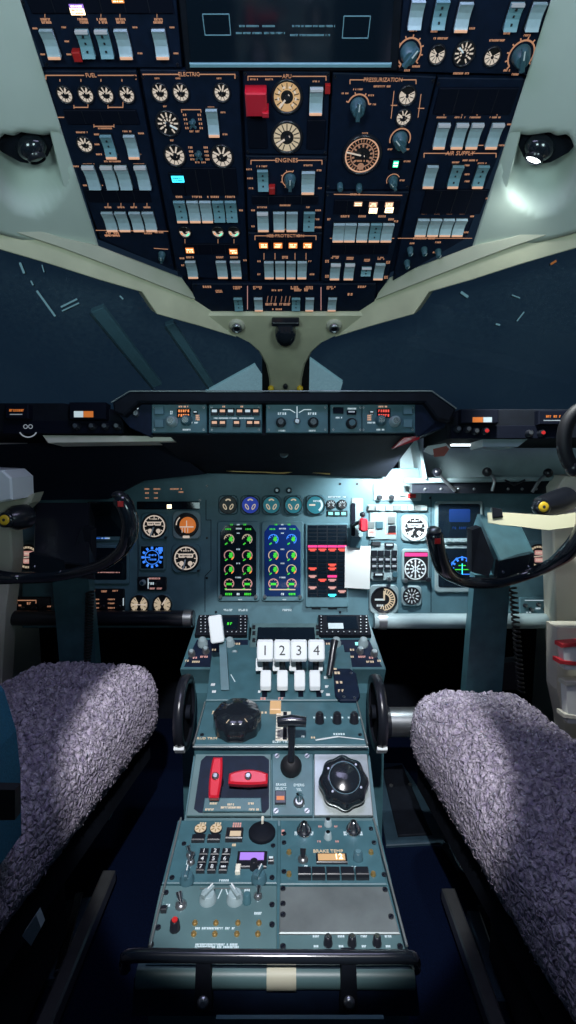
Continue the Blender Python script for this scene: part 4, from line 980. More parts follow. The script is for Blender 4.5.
def engine_display(label, x0, x1, blue):
    y0, y1 = 521, 601; xm = (x0 + x1) / 2
    m = inst('engine_display', label, 'display', xm, 561, x1 - x0, 80, 'panel_teal', 'engine displays', r=3)
    mb = MB(); pts = [(x0 + 3, 596), (x1 - 3, 596), (x1 - 3, 532), (x1 - 8, 525), (x0 + 8, 525), (x0 + 3, 532)]
    mb.prism(m.poly(pts), .006, .0092, 'blue_screen_glass' if blue else 'dark_glass', .001); mb.build('screen', m.o)
    z = .0102; k = m.k; G = 'green_digit'
    for row, (y, r) in enumerate(((539, 5.4), (555, 5.4), (569, 5.2), (583, 5.2))):
        for s in (-1, 1):
            x = xm + s * 9; a, b = m.p(x, y); q = MB(); rr = r * k
            col = 'cream_dial' if not (blue and row < 2) else 'blue_mark'
            if row == 0: q.arc(a, b, rr * .8, rr * .95, -90, 150, z, col, 18); q.ticks(a, b, rr * .55, rr * .8, -60, 140, 6, rr * .14, z, col)
            elif row == 3: q.arc(a, b, rr * .8, rr * .97, -140, 140, z, 'pink_mark', 20); q.ticks(a, b, rr * .6, rr * .8, -120, 120, 6, rr * .12, z, 'pink_mark')
            else: q.arc(a, b, rr * .80, rr * .96, -130, 110, z, 'pink_mark' if not blue else 'cream_dial', 18); q.arc(a, b, rr * .74, rr * .97, 110, 150, z, 'amber_lamp', 5)
            if row < 3:
                q.box(a + rr * .35, b, rr * .6, rr * (.9 if row else .75), z - .0004, z + .0002, G); q.line(a - rr * .7, b - rr * .95, a - rr * .35, b - rr * .7, rr * .22, z, G); q.line(a, b - rr * .1, a + rr * .5, b + rr * .5, rr * .2, z + .0004, G)
            else:
                q.box(a, b - rr * .1, rr * 1.05, rr * .42, z - .0004, z + .0002, G); q.line(a - rr * .8, b - rr * 1.05, a - rr * .5, b - rr * .95, rr * .2, z, G)
            q.build('display_gauge', m.o)
    L = Letters(m, z)
    for s in (-1, 1): L.words(xm + s * 6.5, 524.5, 3, 2, 1, G).words(xm + s * 10, 529, 6, 2, 1, G); L.words(xm + s * 9.5, 593.5, 7, 2.8, 1, G) if not (blue and s < 0) else None
    L.words(xm, 524.5, 3, 1.6, 1, 'cool_mark').words(xm, 528.5, 7, 1.8, 1, 'cool_mark').words(xm, 533, 3, 1.5, 1, 'cool_mark').words(xm, 549, 4, 1.8, 1, 'cool_mark').words(xm, 563, 4, 1.8, 1, 'cool_mark').words(xm, 577, 6, 1.8, 1, 'cool_mark').line(xm - 12.5, 589, xm + 12.5, 589, 1.1, 'cream_dial').words(xm, 593.5, 3, 2.8, 1, 'cool_mark').words(xm + 2, 599, 4, 1.4, 1, 'cool_mark'); L.done('display_legends')
    for x in (x0 + 3.5, x1 - 3.5): knob(m, x, 596, 1.9, .014, 'steel')
engine_display('left engine display with green digits on black, under the blue gauge', 217.5, 259.5, False)
engine_display('right engine display with a blue-glowing upper half and green digits', 261.5, 303.5, True)

# central warning panel: four columns of legends
m = inst('central_warning_display', 'central warning panel with four columns of red and magenta lit legends', 'annunciator', 326.5, 565, 43, 84, 'panel_teal', r=2)
mb = MB(); a, b, w, h = m.rect(307.5, 525, 346.5, 596.5); mb.box(a, b, w, h, .006, .0092, 'black_plastic'); nr = 19; ch = h / nr; cw = w / 4
for i in range(nr):
    for j in range(4): mb.box(a - w / 2 + (j + .5) * cw, b + h / 2 - (i + .5) * ch, cw * .86, ch * .72, .009, .0104, 'dark_glass')
mb.build('legend_grid', m.o)
for j, i, mm in ((0, 5.1, 'magenta_lamp'), (1, 5.1, 'magenta_lamp'), (2, 5.1, 'magenta_lamp'), (3, 5.1, 'magenta_lamp'), (0, 6, 'red_lamp'), (1, 6, 'red_lamp'), (2, 6, 'red_lamp'), (3, 6, 'red_lamp'), (0, 11, 'red_lamp'), (2, 10, 'red_lamp'), (2, 11, 'red_lamp'), (0, 13, 'pink_mark'), (2, 13, 'magenta_lamp'), (1, 14, 'red_lamp'), (2, 14, 'pink_mark'), (0, 16, 'pink_mark'), (2, 16, 'pink_mark'), (3, 17, 'pink_mark'), (2, 18, 'cyan_lamp')):
    q = MB(); ca = a - w / 2 + (j + .5) * cw; cb = b + h / 2 - (i + .5) * ch
    if mm == 'magenta_lamp': q.box(ca, cb, cw * .95, ch * .6, .0105, .0118, mm)
    else: q.box(ca, cb + ch * .12, cw * .8, ch * .4, .0105, .0116, mm); q.box(ca, cb - ch * .24, cw * .5, ch * .32, .0105, .0116, mm)
    q.build('lit_legend', m.o)
mb = MB(); a, b, w, h = m.rect(310, 604, 340, 609)
for q in (-.3, .25): mb.box(a + q * w, b, w * .3, h, -.001, .004, 'black_plastic', .001)
mb.build('latch', m.o)

# landing gear lever
m = inst('landing_gear_lever', 'red capped landing gear lever in a dark slot above the white card', 'lever', 357, 518, 12, 40, 'panel_grey', r=2, z=.004)
mb = MB(); a, b, w, h = m.rect(351, 503, 355, 536); mb.rbox(a, b, w, h, .004, .0035, .0052, 'void_black'); mb.build('slot', m.o)
mb = MB(); p0 = m.p(353, 526); p1 = m.p(360, 519); mb.tube([p0 + (.004,), p1 + (.045,)], .005, 'black_plastic', 10); mb.build('stalk', m.o)
mb = MB(); a, b = m.p(360.5, 524.5); mb.rbox(a, b, 7.5 * m.k, 13 * m.k, 3 * m.k, .035, .062, 'red_plastic', .004); o = mb.build('handle', m.o)
mb = MB(); a, b = m.p(360, 514.5); mb.ball((a, b, .05), 2.8 * m.k, 'black_plastic', 14); mb.build('release_button', o)
# white card in a clip
m = Mod(MP, 'paper_card', 'blank white paper card hanging under a grey clip right of the warning panel', 'card', 357, 567, h=.012)
mb = MB(); mb.prism(m.poly([(344.5, 546), (369.8, 545.5), (369, 588.5), (344, 587)]), 0, .0022, 'paper', .0004); mb.build('card', m.o)
m = Mod(MP, 'card_clip', 'grey spring clip holding the white card to the panel', 'clip', 354, 543.5, h=.002)
mb = MB(); mb.prism(m.poly([(350, 536), (361, 537), (359.5, 548), (348.5, 547)]), .0125, .018, 'knob_teal', .002); mb.build('jaw', m.o); mb = MB(); mb.prism(m.poly([(351, 536), (360, 537), (360, 541), (351, 540)]), -.002, .0125, 'black_plastic'); mb.build('hinge', m.o)

# right hand side of the panel
m = inst('light_test_strip', 'pale strip of push lights above the right-hand dials', 'annunciator', 397, 508, 60, 7, 'panel_grey', r=1, z=.004)
for i, x in enumerate((371, 378, 388, 395.5, 403, 410, 417, 423)): push(m, x, 508, 6.4, 5.2, 'panel_grey' if i % 3 else 'worn_metal', name='push_light', z=.008)
m = inst('switch_plate', 'pale switch plate with two black knobs at the top right of the panel', 'control panel', 397, 492, 48, 18, 'panel_grey', r=1.5, z=.005)
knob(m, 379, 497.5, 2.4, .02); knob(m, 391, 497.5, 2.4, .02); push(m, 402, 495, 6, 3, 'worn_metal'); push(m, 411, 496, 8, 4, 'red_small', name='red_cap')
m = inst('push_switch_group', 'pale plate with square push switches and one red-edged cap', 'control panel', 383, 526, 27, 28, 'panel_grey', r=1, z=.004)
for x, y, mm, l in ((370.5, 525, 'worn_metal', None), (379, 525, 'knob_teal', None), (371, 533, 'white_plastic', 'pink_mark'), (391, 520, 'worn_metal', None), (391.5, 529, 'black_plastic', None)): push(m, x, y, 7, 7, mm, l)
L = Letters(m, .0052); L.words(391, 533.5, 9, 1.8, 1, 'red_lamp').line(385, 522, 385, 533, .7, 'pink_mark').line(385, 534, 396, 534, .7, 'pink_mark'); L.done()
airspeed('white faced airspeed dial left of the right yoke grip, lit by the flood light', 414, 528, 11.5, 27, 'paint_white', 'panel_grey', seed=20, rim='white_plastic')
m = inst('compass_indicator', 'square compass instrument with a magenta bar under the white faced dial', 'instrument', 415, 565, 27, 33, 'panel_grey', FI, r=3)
mb = MB(); a, b, w, h = m.rect(403.5, 551.5, 427, 580); mb.rbox(a, b, w, h, .004, .006, .0092, 'dial_black'); o = mb.build('face', m.o)
mb = MB(); a2, b2, w2, h2 = m.rect(404, 552.5, 426.5, 556); mb.box(a2, b2, w2, h2, .009, .0102, 'magenta_lamp'); mb.build('flag', o)
mb = MB(); c = m.p(414.5, 568.5); k = 11 * m.k; z = .0102; mb.arc(*c, k * .88, k * .98, 0, 360, z, 'paint_white', 30); mb.ticks(*c, k * .6, k * .84, 0, 330, 12, k * .14, z, 'paint_white'); mb.ticks(*c, k * .15, k * .5, 0, 315, 8, k * .12, z, 'paint_white'); mb.build('compass_card', o)
mb = MB(); mb.line(c[0], c[1] - k * .7, c[0], c[1] + k * .8, k * .1, z + .001, 'white_plastic'); mb.build('needle', o)
knob(m, 404.5, 580, 2.4, .014, 'steel'); knob(m, 427, 579, 2.4, .014, 'black_plastic')
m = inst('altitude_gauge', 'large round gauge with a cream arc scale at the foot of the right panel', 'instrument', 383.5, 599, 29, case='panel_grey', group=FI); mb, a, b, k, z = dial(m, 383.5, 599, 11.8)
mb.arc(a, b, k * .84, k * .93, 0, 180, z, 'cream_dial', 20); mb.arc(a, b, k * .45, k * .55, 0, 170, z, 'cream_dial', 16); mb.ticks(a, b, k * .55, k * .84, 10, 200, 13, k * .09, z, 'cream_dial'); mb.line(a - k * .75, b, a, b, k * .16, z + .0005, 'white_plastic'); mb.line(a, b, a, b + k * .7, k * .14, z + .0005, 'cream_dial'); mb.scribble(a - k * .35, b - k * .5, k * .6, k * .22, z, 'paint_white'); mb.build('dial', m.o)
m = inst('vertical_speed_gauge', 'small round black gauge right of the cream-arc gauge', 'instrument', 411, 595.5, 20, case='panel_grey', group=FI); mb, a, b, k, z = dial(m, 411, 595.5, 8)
mb.ticks(a, b, k * .55, k * .92, 0, 330, 12, k * .13, z, 'paint_white'); mb.ticks(a, b, k * .1, k * .4, 45, 315, 4, k * .12, z, 'paint_white'); mb.build('dial', m.o)
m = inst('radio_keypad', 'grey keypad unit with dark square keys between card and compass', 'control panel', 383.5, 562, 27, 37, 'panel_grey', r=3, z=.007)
push(m, 375.5, 543.5, 9, 4, 'ink'); push(m, 388.5, 545, 9, 5, 'black_plastic', 'cool_mark')
for i in range(3):
    for j in range(4): push(m, 373.5 + 6.6 * j, 553 + 6.6 * i, 5.8, 5.8, 'black_plastic', 'dim_white' if i else None, 'key')
push(m, 378, 574.5, 10, 5, 'black_plastic', 'cool_mark'); knob(m, 388, 578.5, 2.2, .016, 'steel'); push(m, 394, 574, 5, 5, 'knob_teal')
def rcrt(label, x0, y0, x1, y1):
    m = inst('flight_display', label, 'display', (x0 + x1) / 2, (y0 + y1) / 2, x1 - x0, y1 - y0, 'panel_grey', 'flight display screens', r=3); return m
m = rcrt('upper right display with a dim blue glow, left of the right yoke hub', 434.5, 501, 482, 544)
mb = MB(); a, b, w, h = m.rect(437.5, 504, 479, 538); mb.rbox(a, b, w, h, .006, .006, .0092, 'dark_glass', .001); mb.build('screen', m.o)
mb = MB(); a, b, w, h = m.rect(448, 509, 469, 522); mb.rbox(a, b, w, h, .004, .009, .0098, 'blue_screen_glass'); mb.scribble(a, b - h * .95, w * .7, h * .25, .0099, 'blue_screen_glass'); mb.build('glow_area', m.o)
for x in (447, 454, 461, 468): push(m, x, 540.5, 5, 2.4, 'panel_grey', None, 'bezel_button', .012)
m = rcrt('lower right display with a blue compass arc, behind the right yoke horn', 434.5, 545, 482, 592)
mb = MB(); a, b, w, h = m.rect(437.5, 548, 479, 587); mb.rbox(a, b, w, h, .006, .006, .0092, 'dark_glass', .001); mb.build('screen', m.o)
mb = MB(); a, b = m.p(461, 568); k = 11.5 * m.k; z = .0102
mb.arc(a, b, k * .92, k, -100, 100, z, 'blue_mark', 26); mb.ticks(a, b, k * .7, k * 1.05, -90, 90, 7, k * .16, z, 'blue_mark'); mb.line(a - k * .6, b - k * .1, a + k * .6, b - k * .1, k * .07, z, 'green_digit'); mb.line(a, b - k * .5, a, b + k * .4, k * .06, z, 'cyan_lamp'); mb.line(a - k * .3, b + k * .25, a + k * .3, b + k * .25, k * .07, z, 'green_digit'); mb.line(a - k, b - k * .5, a + k * 1.1, b - k * .5, k * .07, z, 'blue_mark'); mb.build('compass_arc', m.o)
m = inst('audio_selector_panel', 'teal switch panel with small white marks right of the right column', 'control panel', 536, 606, 34, 18, 'panel_teal', r=1.5, z=.005)
for x, y in ((524, 605), (530, 609), (537, 604), (544, 609), (550, 606)): knob(m, x, y, 2, .012, 'black_plastic', 'steel')
L = Letters(m, .0062); L.line(524, 600, 544, 600, .7, 'cool_mark').words(537, 608, 5, 2, 1, 'cool_mark').words(528, 612, 6, 1.6, 1, 'cool_mark'); L.done()
# knee tubes below the panel
for lab, x0, x1, yy, mm in (('left', -30, 194, 618, 'black_plastic'), ('right', 374, 610, 621, 'panel_grey')):
    o = empty('knee_tube', ('dark horizontal tube under the left half of the main panel' if lab == 'left' else 'pale grey horizontal tube under the right half of the main panel'), 'tube', at((x0 + x1) / 2, yy, 1.35), 'knee tubes'); inv = Matrix.Translation(-o.location)
    mb = MB(); mb.tube([inv @ at(x0, yy, 1.35), inv @ at(x1, yy, 1.35)], .021, mm, 20); mb.build('tube', o)
    mb = MB(); xe = 184 if lab == 'left' else 378; mb.tube([inv @ at(xe, yy, 1.35), inv @ at(xe + 8, yy, 1.35)], .0235, 'steel', 20); mb.build('end_collar', o)
# ================================================================ centre pedestal
P1 = slope(.60, .478, .5)
P2 = slope(.722, .483, 33.6)
P3 = slope(.80, .552, 5)
P4 = slope(.93, .564, 10)
ped = empty('pedestal_console', 'teal painted centre pedestal body running forward between the seats', 'pedestal', (-.013, .72, 0))
side = Frame((0, 0, 0), (0, 0, 1), (0, 1, 0))
mb = MB()
def wedge(mb, prof, xl, xr, mm):
    """solid with a side profile (d, z) and left/right x given at each profile point"""
    n = len(prof); vs = [(xl(d) + .013, d - .72, z) for d, z in prof] + [(xr(d) + .013, d - .72, z) for d, z in prof]
    fs = [tuple(range(n)), tuple(range(2 * n - 1, n - 1, -1))] + [(i, n + i, n + (i + 1) % n, (i + 1) % n) for i in range(n)]
    mb.add(vs, [f[::-1] for f in fs], mm)
wedge(mb, [(.515, .0), (.505, .466), (.716, .468), (.806, .527), (.808, .0)], lambda d: -.163, lambda d: .141, 'pedestal_teal')
wedge(mb, [(.806, .0), (.800, .527), (.797, .545), (.93, .556), (1.16, .596), (1.16, 0)], lambda d: -.160 if d < .82 else -.152, lambda d: .138 if d < .82 else .131, 'pedestal_teal')
wedge(mb, [(1.16, 0), (1.16, .50), (1.30, .53), (1.30, 0)], lambda d: -.08, lambda d: .06, 'pedestal_teal')
mb.build('body', ped)
mb = MB()
inv = Matrix.Translation(-ped.location)
for pts in ([(150, 946), (181, 818)], [(407, 946), (373.5, 818)], [(193.5, 744), (205, 702)], [(367.5, 744), (357, 702)], [(193, 747), (368, 747)]):
    fr = P1 if pts[0][1] > 800 else P3
    mb.tube([inv @ fr.pt(x, y, .002) for x, y in pts], .0016, 'worn_metal', 6)
mb.build('worn_edge', ped)
PG = 'lift-out pedestal control modules'
def ped_mod(fr, name, label, quad, mm='pedestal_teal', scr=(), t=.008):
    cx = sum(q[0] for q in quad) / len(quad); cy = sum(q[1] for q in quad) / len(quad)
    m = Mod(fr, name, label, 'control panel', cx, cy, PG); mb = MB(); mb.prism(m.poly(quad), -t, 0, mm, .0012)
    screws(mb, m, scr, .0035, 0, 'black_plastic'); mb.build('face_plate', m.o); return m
def key(m, x, y, w, h, ch=None, mm='black_plastic', z=.006, cm='cool_mark', name='key'):
    a, b, W, H = m.rect(x - w / 2, y - h / 2, x + w / 2, y + h / 2); mb = MB(); mb.box(a, b, W, H, 0, z, mm, .0012)
    if ch: text_into(mb, ch, a, b, H * .6, z, cm)
    return mb.build(name, m.o)
def toggle(m, x, y, tip, r=.003, mm='chrome', name='toggle_switch'):
    a, b = m.p(x, y); c, d = m.p(*tip); mb = MB(); mb.lathe(a, b, [(r * 1.9, 0), (r * 1.8, .003), (r * 1.1, .005)], 'steel', 14)
    mb.tube([(a, b, .004), (c, d, .012)], [r * .7, r * 1.15], mm, 10); return mb.build(name, m.o)
def pointer_knob(m, x, y, r, ang, mm='knob_teal', h=.014):
    a, b = m.p(x, y); k = r * m.kk(x, y); mb = MB(); t = R(90 - ang)
    mb.lathe(a, b, [(k * 1.15, 0), (k * 1.1, .004), (k * .95, .006), (k * .9, h * .7), (k * .8, h * .75)], mm, 22)
    mb.box(a, b, k * 2.0, k * .55, h * .7, h * 1.15, mm, .0015, rot=t)
    mb.line(a, b, a + k * .95 * math.cos(t), b + k * .95 * math.sin(t), k * .14, h * 1.15 + .0006, 'paint_white'); return mb.build('pointer_knob', m.o)

# -- lower left: communication unit with keypad
m = ped_mod(P1, 'radio_tuning_panel', 'pedestal module with a number keypad and a violet readout', [(178, 820), (278, 820), (277, 883), (162, 883)], 'pedestal_teal', [(184, 844), (273, 846), (172, 878), (272, 878)])
for x in (200.5, 216):
    a, b = m.p(x, 830); k = 6.6 * m.k; mb = MB(); mb.cyl(a, b, k, 0, .003, 'black_plastic', 24); mb.cyl(a, b, k * .9, .002, .0036, 'cream_dial', 24); mb.ticks(a, b, k * .3, k * .8, 0, 300, 6, k * .12, .0042, 'brass'); mb.build('lit_dial', m.o)
    key(m, x - 2, 840, 13, 6)
key(m, 234.5, 837, 17, 11, None, 'black_plastic', .008, name='rocker_switch'); 
mb = MB(); a, b, w, h = m.rect(230, 836, 241, 841); mb.box(a, b, w, h, .007, .0086, 'cream_dial'); mb.build('lit_legend', m.o)
L = Letters(m); L.words(203, 824, 7, 2.6, 1, 'cream_dial').words(218, 824, 7, 2.6, 1, 'cream_dial').words(237, 825.5, 9, 5, 2, 'pink_mark').words(234, 845.5, 4, 3, 1, 'cream_dial').words(188, 863, 3, 5, 2, 'cool_mark').words(224, 881, 10, 2.4, 1, 'cool_mark'); L.done()
a, b = m.p(262, 834); k = 14 * m.k; mb = MB(); mb.lathe(a, b, [(k, 0), (k, .004), (k * .93, .006), (k * .2, .007)], 'black_matte', 32)
mb.rbox(a, b + k * .85, k * .18, k * .5, k * .08, .006, .012, 'cream_wall'); mb.build('selector_disc', m.o)
for i in range(3):
    for j in range(3): key(m, 204 + 11.2 * j - 1.6 * i, 854.5 + 8 * i, 8.5, 6.6, str(3 * i + j + 1) if i * 3 + j < 8 else None, cm='paint_white')
L = Letters(m, .0064); L.words(223.5, 870.5, 5, 2.2, 1, 'paint_white'); L.done()
mb = MB(); a, b, w, h = m.rect(237, 853, 267, 869); mb.box(a, b, w, h, 0, .004, 'black_plastic', .001); o = mb.build('readout', m.o)
mb = MB(); a, b, w, h = m.rect(240, 855.3, 264, 862.5); mb.box(a, b, w, h, .003, .0048, 'violet_lamp'); mb.build('lit_legend', o)
knob(m, 254, 868, 4.2, .012); push(m, 271, 862, 6, 5, 'black_plastic', 'cool_mark'); toggle(m, 190, 856, (188, 853)); toggle(m, 191, 863, (193, 859)); push(m, 238, 871, 5, 8, 'cream_wall')
# -- lower left: audio unit with big pointer knobs
m = ped_mod(P1, 'audio_control_panel', 'pedestal module with two large pointer knobs and rows of brass studs', [(161, 885), (277, 885), (277, 950), (147, 950)], 'pedestal_light', [(166, 893), (272, 905), (272, 925), (158, 928), (151, 945)])
for x, y, r, g in ((187, 881, 6.5, 0), (259, 880, 7, 20)): pointer_knob(m, x, y, r, g)
for x, g in ((208, 35), (235, -35)): pointer_knob(m, x, 900, 7.5, g, 'panel_grey')
L = Letters(m); L.line(200, 889, 250, 889, 1, 'worn_metal').line(218, 899, 222, 890, .9, 'cool_mark').line(229, 899, 226, 890, .9, 'cool_mark').words(180, 905, 4, 8, 3, 'cool_mark').words(168, 906, 5, 3, 1, 'cool_mark').words(258, 914, 8, 3, 1, 'cool_mark').words(215, 929, 40, 2.6, 1, 'cool_mark').words(217, 946.5, 44, 5, 2, 'cool_mark').words(247, 892, 6, 5, 2, 'cool_mark'); L.done()
for x in (195, 216, 238, 259):
    for y in (923.5, 934.5):
        a, b = m.p(x - (y - 923) * .1, y); mb = MB(); mb.lathe(a, b, [(.0034, 0), (.0032, .002), (.0018, .0025), (.0016, .004)], 'brass', 12); mb.build('stud', m.o)
knob(m, 175, 929, 4.8, .012, 'black_plastic', 'red_small'); toggle(m, 258, 897, (259, 893)); toggle(m, 181, 906, (179, 900), .004); push(m, 164, 911, 6, 5, 'black_plastic'); knob(m, 247, 902, 4, .012, 'pedestal_teal')
# -- lower right: brake temperature unit
m = ped_mod(P1, 'brake_temperature_panel', 'pedestal module with an amber readout and five black push buttons', [(280, 820), (374, 820), (387, 884), (280, 884)], 'pedestal_teal', [(284, 834), (284, 843), (284, 872), (371, 829), (374, 843), (384, 875)])
for x, y, g in ((304, 833, 0), (353.5, 832, 0)):
    a, b = m.p(x, y); k = 6.4 * m.k; mb = MB(); mb.lathe(a, b, [(k * 1.25, 0), (k * 1.2, .005), (k * .95, .006), (k * .9, .011), (k * .6, .013), (k * .55, .017), (k * .4, .018)], 'chrome', 22); mb.arc(a, b, k * 1.05, k * 1.2, 0, 360, .0058, 'black_plastic', 22); mb.build('twin_knob', m.o)
for y in (825, 838): knob(m, 328, y, 3.6, .009, 'panel_grey', 'chrome')
L = Letters(m); L.text('BRAKE TEMP', 328, 852, 3.1, 'cream_dial').words(306, 867, 3, 3, 1, 'cool_mark').words(330, 869, 7, 2.4, 1, 'cool_mark').words(354, 868, 6, 3, 1, 'cool_mark').words(283, 833, 2, 6, 2, 'pink_mark')
for s in (-1, 1): L.words(304 + s * 8, 834, 3, 4, 2, 'cool_mark').words(353 + s * 8, 834, 3, 4, 2, 'cool_mark').words(328 + s * 8, 827, 4, 2, 1, 'pink_mark').words(328 + s * 9, 842, 4, 2, 1, 'pink_mark')
L.done()
mb = MB(); a, b, w, h = m.rect(316, 855, 347, 864.5); mb.box(a, b, w, h, 0, .004, 'black_plastic', .001); o = mb.build('readout', m.o)
mb = MB(); a, b, w, h = m.rect(318, 856.5, 345, 863); mb.box(a, b, w, h, .003, .0046, 'amber_dial'); text_into(mb, '12', a + w * .26, b, h * .8, .005, 'hot_lamp'); mb.build('lit_legend', o)
toggle(m, 303, 860, (303, 856), .004, 'black_plastic'); knob(m, 358, 859, 4.6, .011, 'knob_teal', 'panel_teal')
for x in (289, 371): 
    for y in (853, 875): 
        a, b = m.p(x + (y - 853) * .1 * (1 if x > 300 else 0), y); mb = MB(); mb.lathe(a, b, [(.0038, 0), (.003, .004)], 'brass', 12); mb.build('lamp_stud', m.o)
for x in (304.5, 318.5, 333, 347.5, 362): push(m, x, 876.5, 13, 8, 'black_plastic', name='push_button', z=.010)
# -- lower right: blank plate and switch strip
m = ped_mod(P1, 'blanking_plate', 'bare worn grey metal cover plate on the pedestal, below the five buttons', [(280, 886), (387, 886), (400, 933), (279, 933)], 'worn_metal', [(283, 889), (385, 890), (391, 917), (283, 915), (283, 904)])
m = ped_mod(P1, 'switch_strip', 'narrow pedestal strip with three stubby switches beside the grab bar', [(279, 934), (401, 934), (406, 951), (279, 951)], 'pedestal_light', [(283, 947), (400, 947)])
for x in (328, 352, 377): knob(m, x, 944, 4.2, .010, 'black_plastic', 'chrome')
L = Letters(m)
for x in (316, 328, 341, 352, 364, 377, 388): L.words(x, 937, 7, 2.6, 1, 'cool_mark'); L.words(x, 947, 5, 2.6, 1, 'cool_mark')
L.done()
# -- sloping middle: emergency handles, brake selector, big knob
m = ped_mod(P2, 'emergency_handle_tray', 'recessed tray on the pedestal that holds two red handles', [(196, 751), (271, 751), (271, 816), (186, 816)], 'pedestal_light', (), .006)
mb = MB(); mb.prism(m.poly([(206, 756), (264, 756), (269, 760), (269, 808), (265, 813), (199, 813), (194, 809), (201, 761)]), -.004, .0008, 'overhead_black', 0); mb.build('recess', m.o)
mb = MB(); mb.prism(m.poly([(205, 799), (261, 799), (262, 813), (203, 813)]), 0, .006, 'pedestal_teal', .0012)
a, b = m.p(231, 809)
for x, w, y in ((214, 8, 805), (231, 20, 809), (251, 6, 805), (210, 9, 811), (254, 10, 811), (231, 7, 806)):
    a, b, W, H = m.rect(x - w / 2, y - 1.3, x + w / 2, y + 1.3); mb.scribble(a, b, W, H, .0066, 'cream_dial')
mb.build('placard', m.o)
def red_handle(label, x, y, w, h, vertical):
    m2 = Mod(P2, 'emergency_handle', label, 'handle', x, y, 'red emergency handles', h=.0012); k = m2.k
    mb = MB(); mb.lathe(0, 0, [(7 * k, 0), (6 * k, .008), (3.6 * k, .012), (3.4 * k, .014)], 'black_plastic', 18); mb.build('stem', m2.o)
    a, b, W, H = m2.rect(x - w / 2, y - h / 2, x + w / 2, y + h / 2); mb = MB()
    n = 14; top = []; bot = []
    for i in range(n + 1):
        q = i / n * 2 - 1
        if vertical: top.append((W / 2 * (1 - .25 * q * q) , q * H / 2)); bot.append((-W / 2 * (1 - .25 * q * q), q * H / 2))
        else: top.append((q * W / 2, H / 2 * (1 - .55 * q * q))); bot.append((q * W / 2, -H / 2 * (1 - .15 * q * q)))
    mb.prism(top + bot[::-1], .012, .025, 'red_plastic', .003); mb.build('grip', m2.o)
    mb = MB(); mb.lathe(0, 0, [(3.6 * k, .024), (3.4 * k, .028), (2 * k, .030)], 'steel', 16); mb.build('bolt', m2.o); adopt(m2.o, TRAY.o)
TRAY = m
red_handle('red emergency handle standing upright in the tray, the left one', 217, 783, 12, 40, True)
red_handle('red emergency handle lying crosswise in the tray, the right one', 249, 783, 38, 15, False)
m = ped_mod(P2, 'brake_selector_panel', 'narrow pedestal panel marked BRAKE SELECT with a booted lever', [(272, 751), (313, 751), (313, 816), (272, 816)], 'pedestal_teal', (), .006)
mb = MB(); screws(mb, m, [(277, 756), (307, 756), (276, 811), (307, 811)], .004, 0, 'steel'); mb.build('screw_heads', m.o)
L = Letters(m); L.text('BRAKE', 281, 785, 2.7, 'cool_mark').text('SELECT', 281, 789, 2.7, 'cool_mark').text('EMERG', 299, 785.5, 2.7, 'cool_mark').text('YEL', 299, 790, 2.7, 'cool_mark').words(301, 806, 7, 2.2, 1, 'cool_mark'); L.done()
a, b, w, h = m.rect(275, 792, 286, 805); mb = MB(); mb.box(a, b, w, h, 0, .007, 'black_plastic', .001); o = mb.build('rocker_switch', m.o); mb = MB(); mb.box(a, b - h * .1, w * .7, h * .3, .0065, .0078, 'orange_face'); mb.build('lit_legend', o)
toggle(m, 299, 802, (299.5, 797), .005); 
a, b = m.p(291, 767); k = m.k; mb = MB(); mb.lathe(a, b, [(11 * k, 0), (11 * k, .006), (9.6 * k, .014), (7.5 * k, .019), (4 * k, .022)], 'rubber', 26); bo = mb.build('boot', m.o)
lv = Mod(P2, 'trim_lever', 'black T-topped lever rising from a round rubber boot on the pedestal', 'lever', 291, 767, h=.0215); inv2 = lv.o.matrix_world.inverted(); mb = MB(); top = at(291.5, 726, .785)
mb.tube([Vector((0, 0, 0)), inv2 @ at(291.5, 745, .778), inv2 @ top], [.006, .0055, .0075], 'gloss_black', 12); mb.build('stalk', lv.o)
mb = MB(); p = [inv2 @ at(277.5, 722, .787), inv2 @ at(291.5, 720.5, .787), inv2 @ at(306, 722, .787)]; mb.tube(p, [.0085, .0098, .0085], 'gloss_black', 14); mb.build('grip', lv.o)
m = ped_mod(P2, 'nosewheel_plate', 'pale sloping pedestal plate under the big lobed black knob', [(314, 751), (367, 751), (373.5, 816), (314, 816)], 'worn_metal', (), .006)
kb = Mod(P2, 'rudder_trim_knob', 'big glossy black lobed knob with a dished round cap on the pedestal', 'knob', 343, 786, h=.0008); k = kb.k
w8 = lambda t: 1 + .045 * math.cos(8 * t)
mb = MB(); mb.lathe(0, 0, [(22 * k, 0), (23 * k, .004), (24 * k, .014), (23 * k, .024), (19 * k, .030), (15.5 * k, .032)], 'gloss_black', 64, w8); mb.build('knob_body', kb.o)
mb = MB(); mb.lathe(0, 0, [(14.8 * k, .030), (14.6 * k, .0335), (12.5 * k, .0345), (8 * k, .0365), (3 * k, .0375)], 'gloss_black', 40); mb.arc(0, 0, 14.6 * k, 15.3 * k, 0, 360, .0334, 'knob_teal', 40)
mb.build('cap', kb.o)
mb = MB()
for t in (45, 225, 150, 330): mb.cyl(17.5 * k * math.cos(R(t)), 17.5 * k * math.sin(R(t)), 1.1 * k, .028, .0325, 'steel', 8)
mb.build('set_screw', kb.o); adopt(kb.o, m.o)
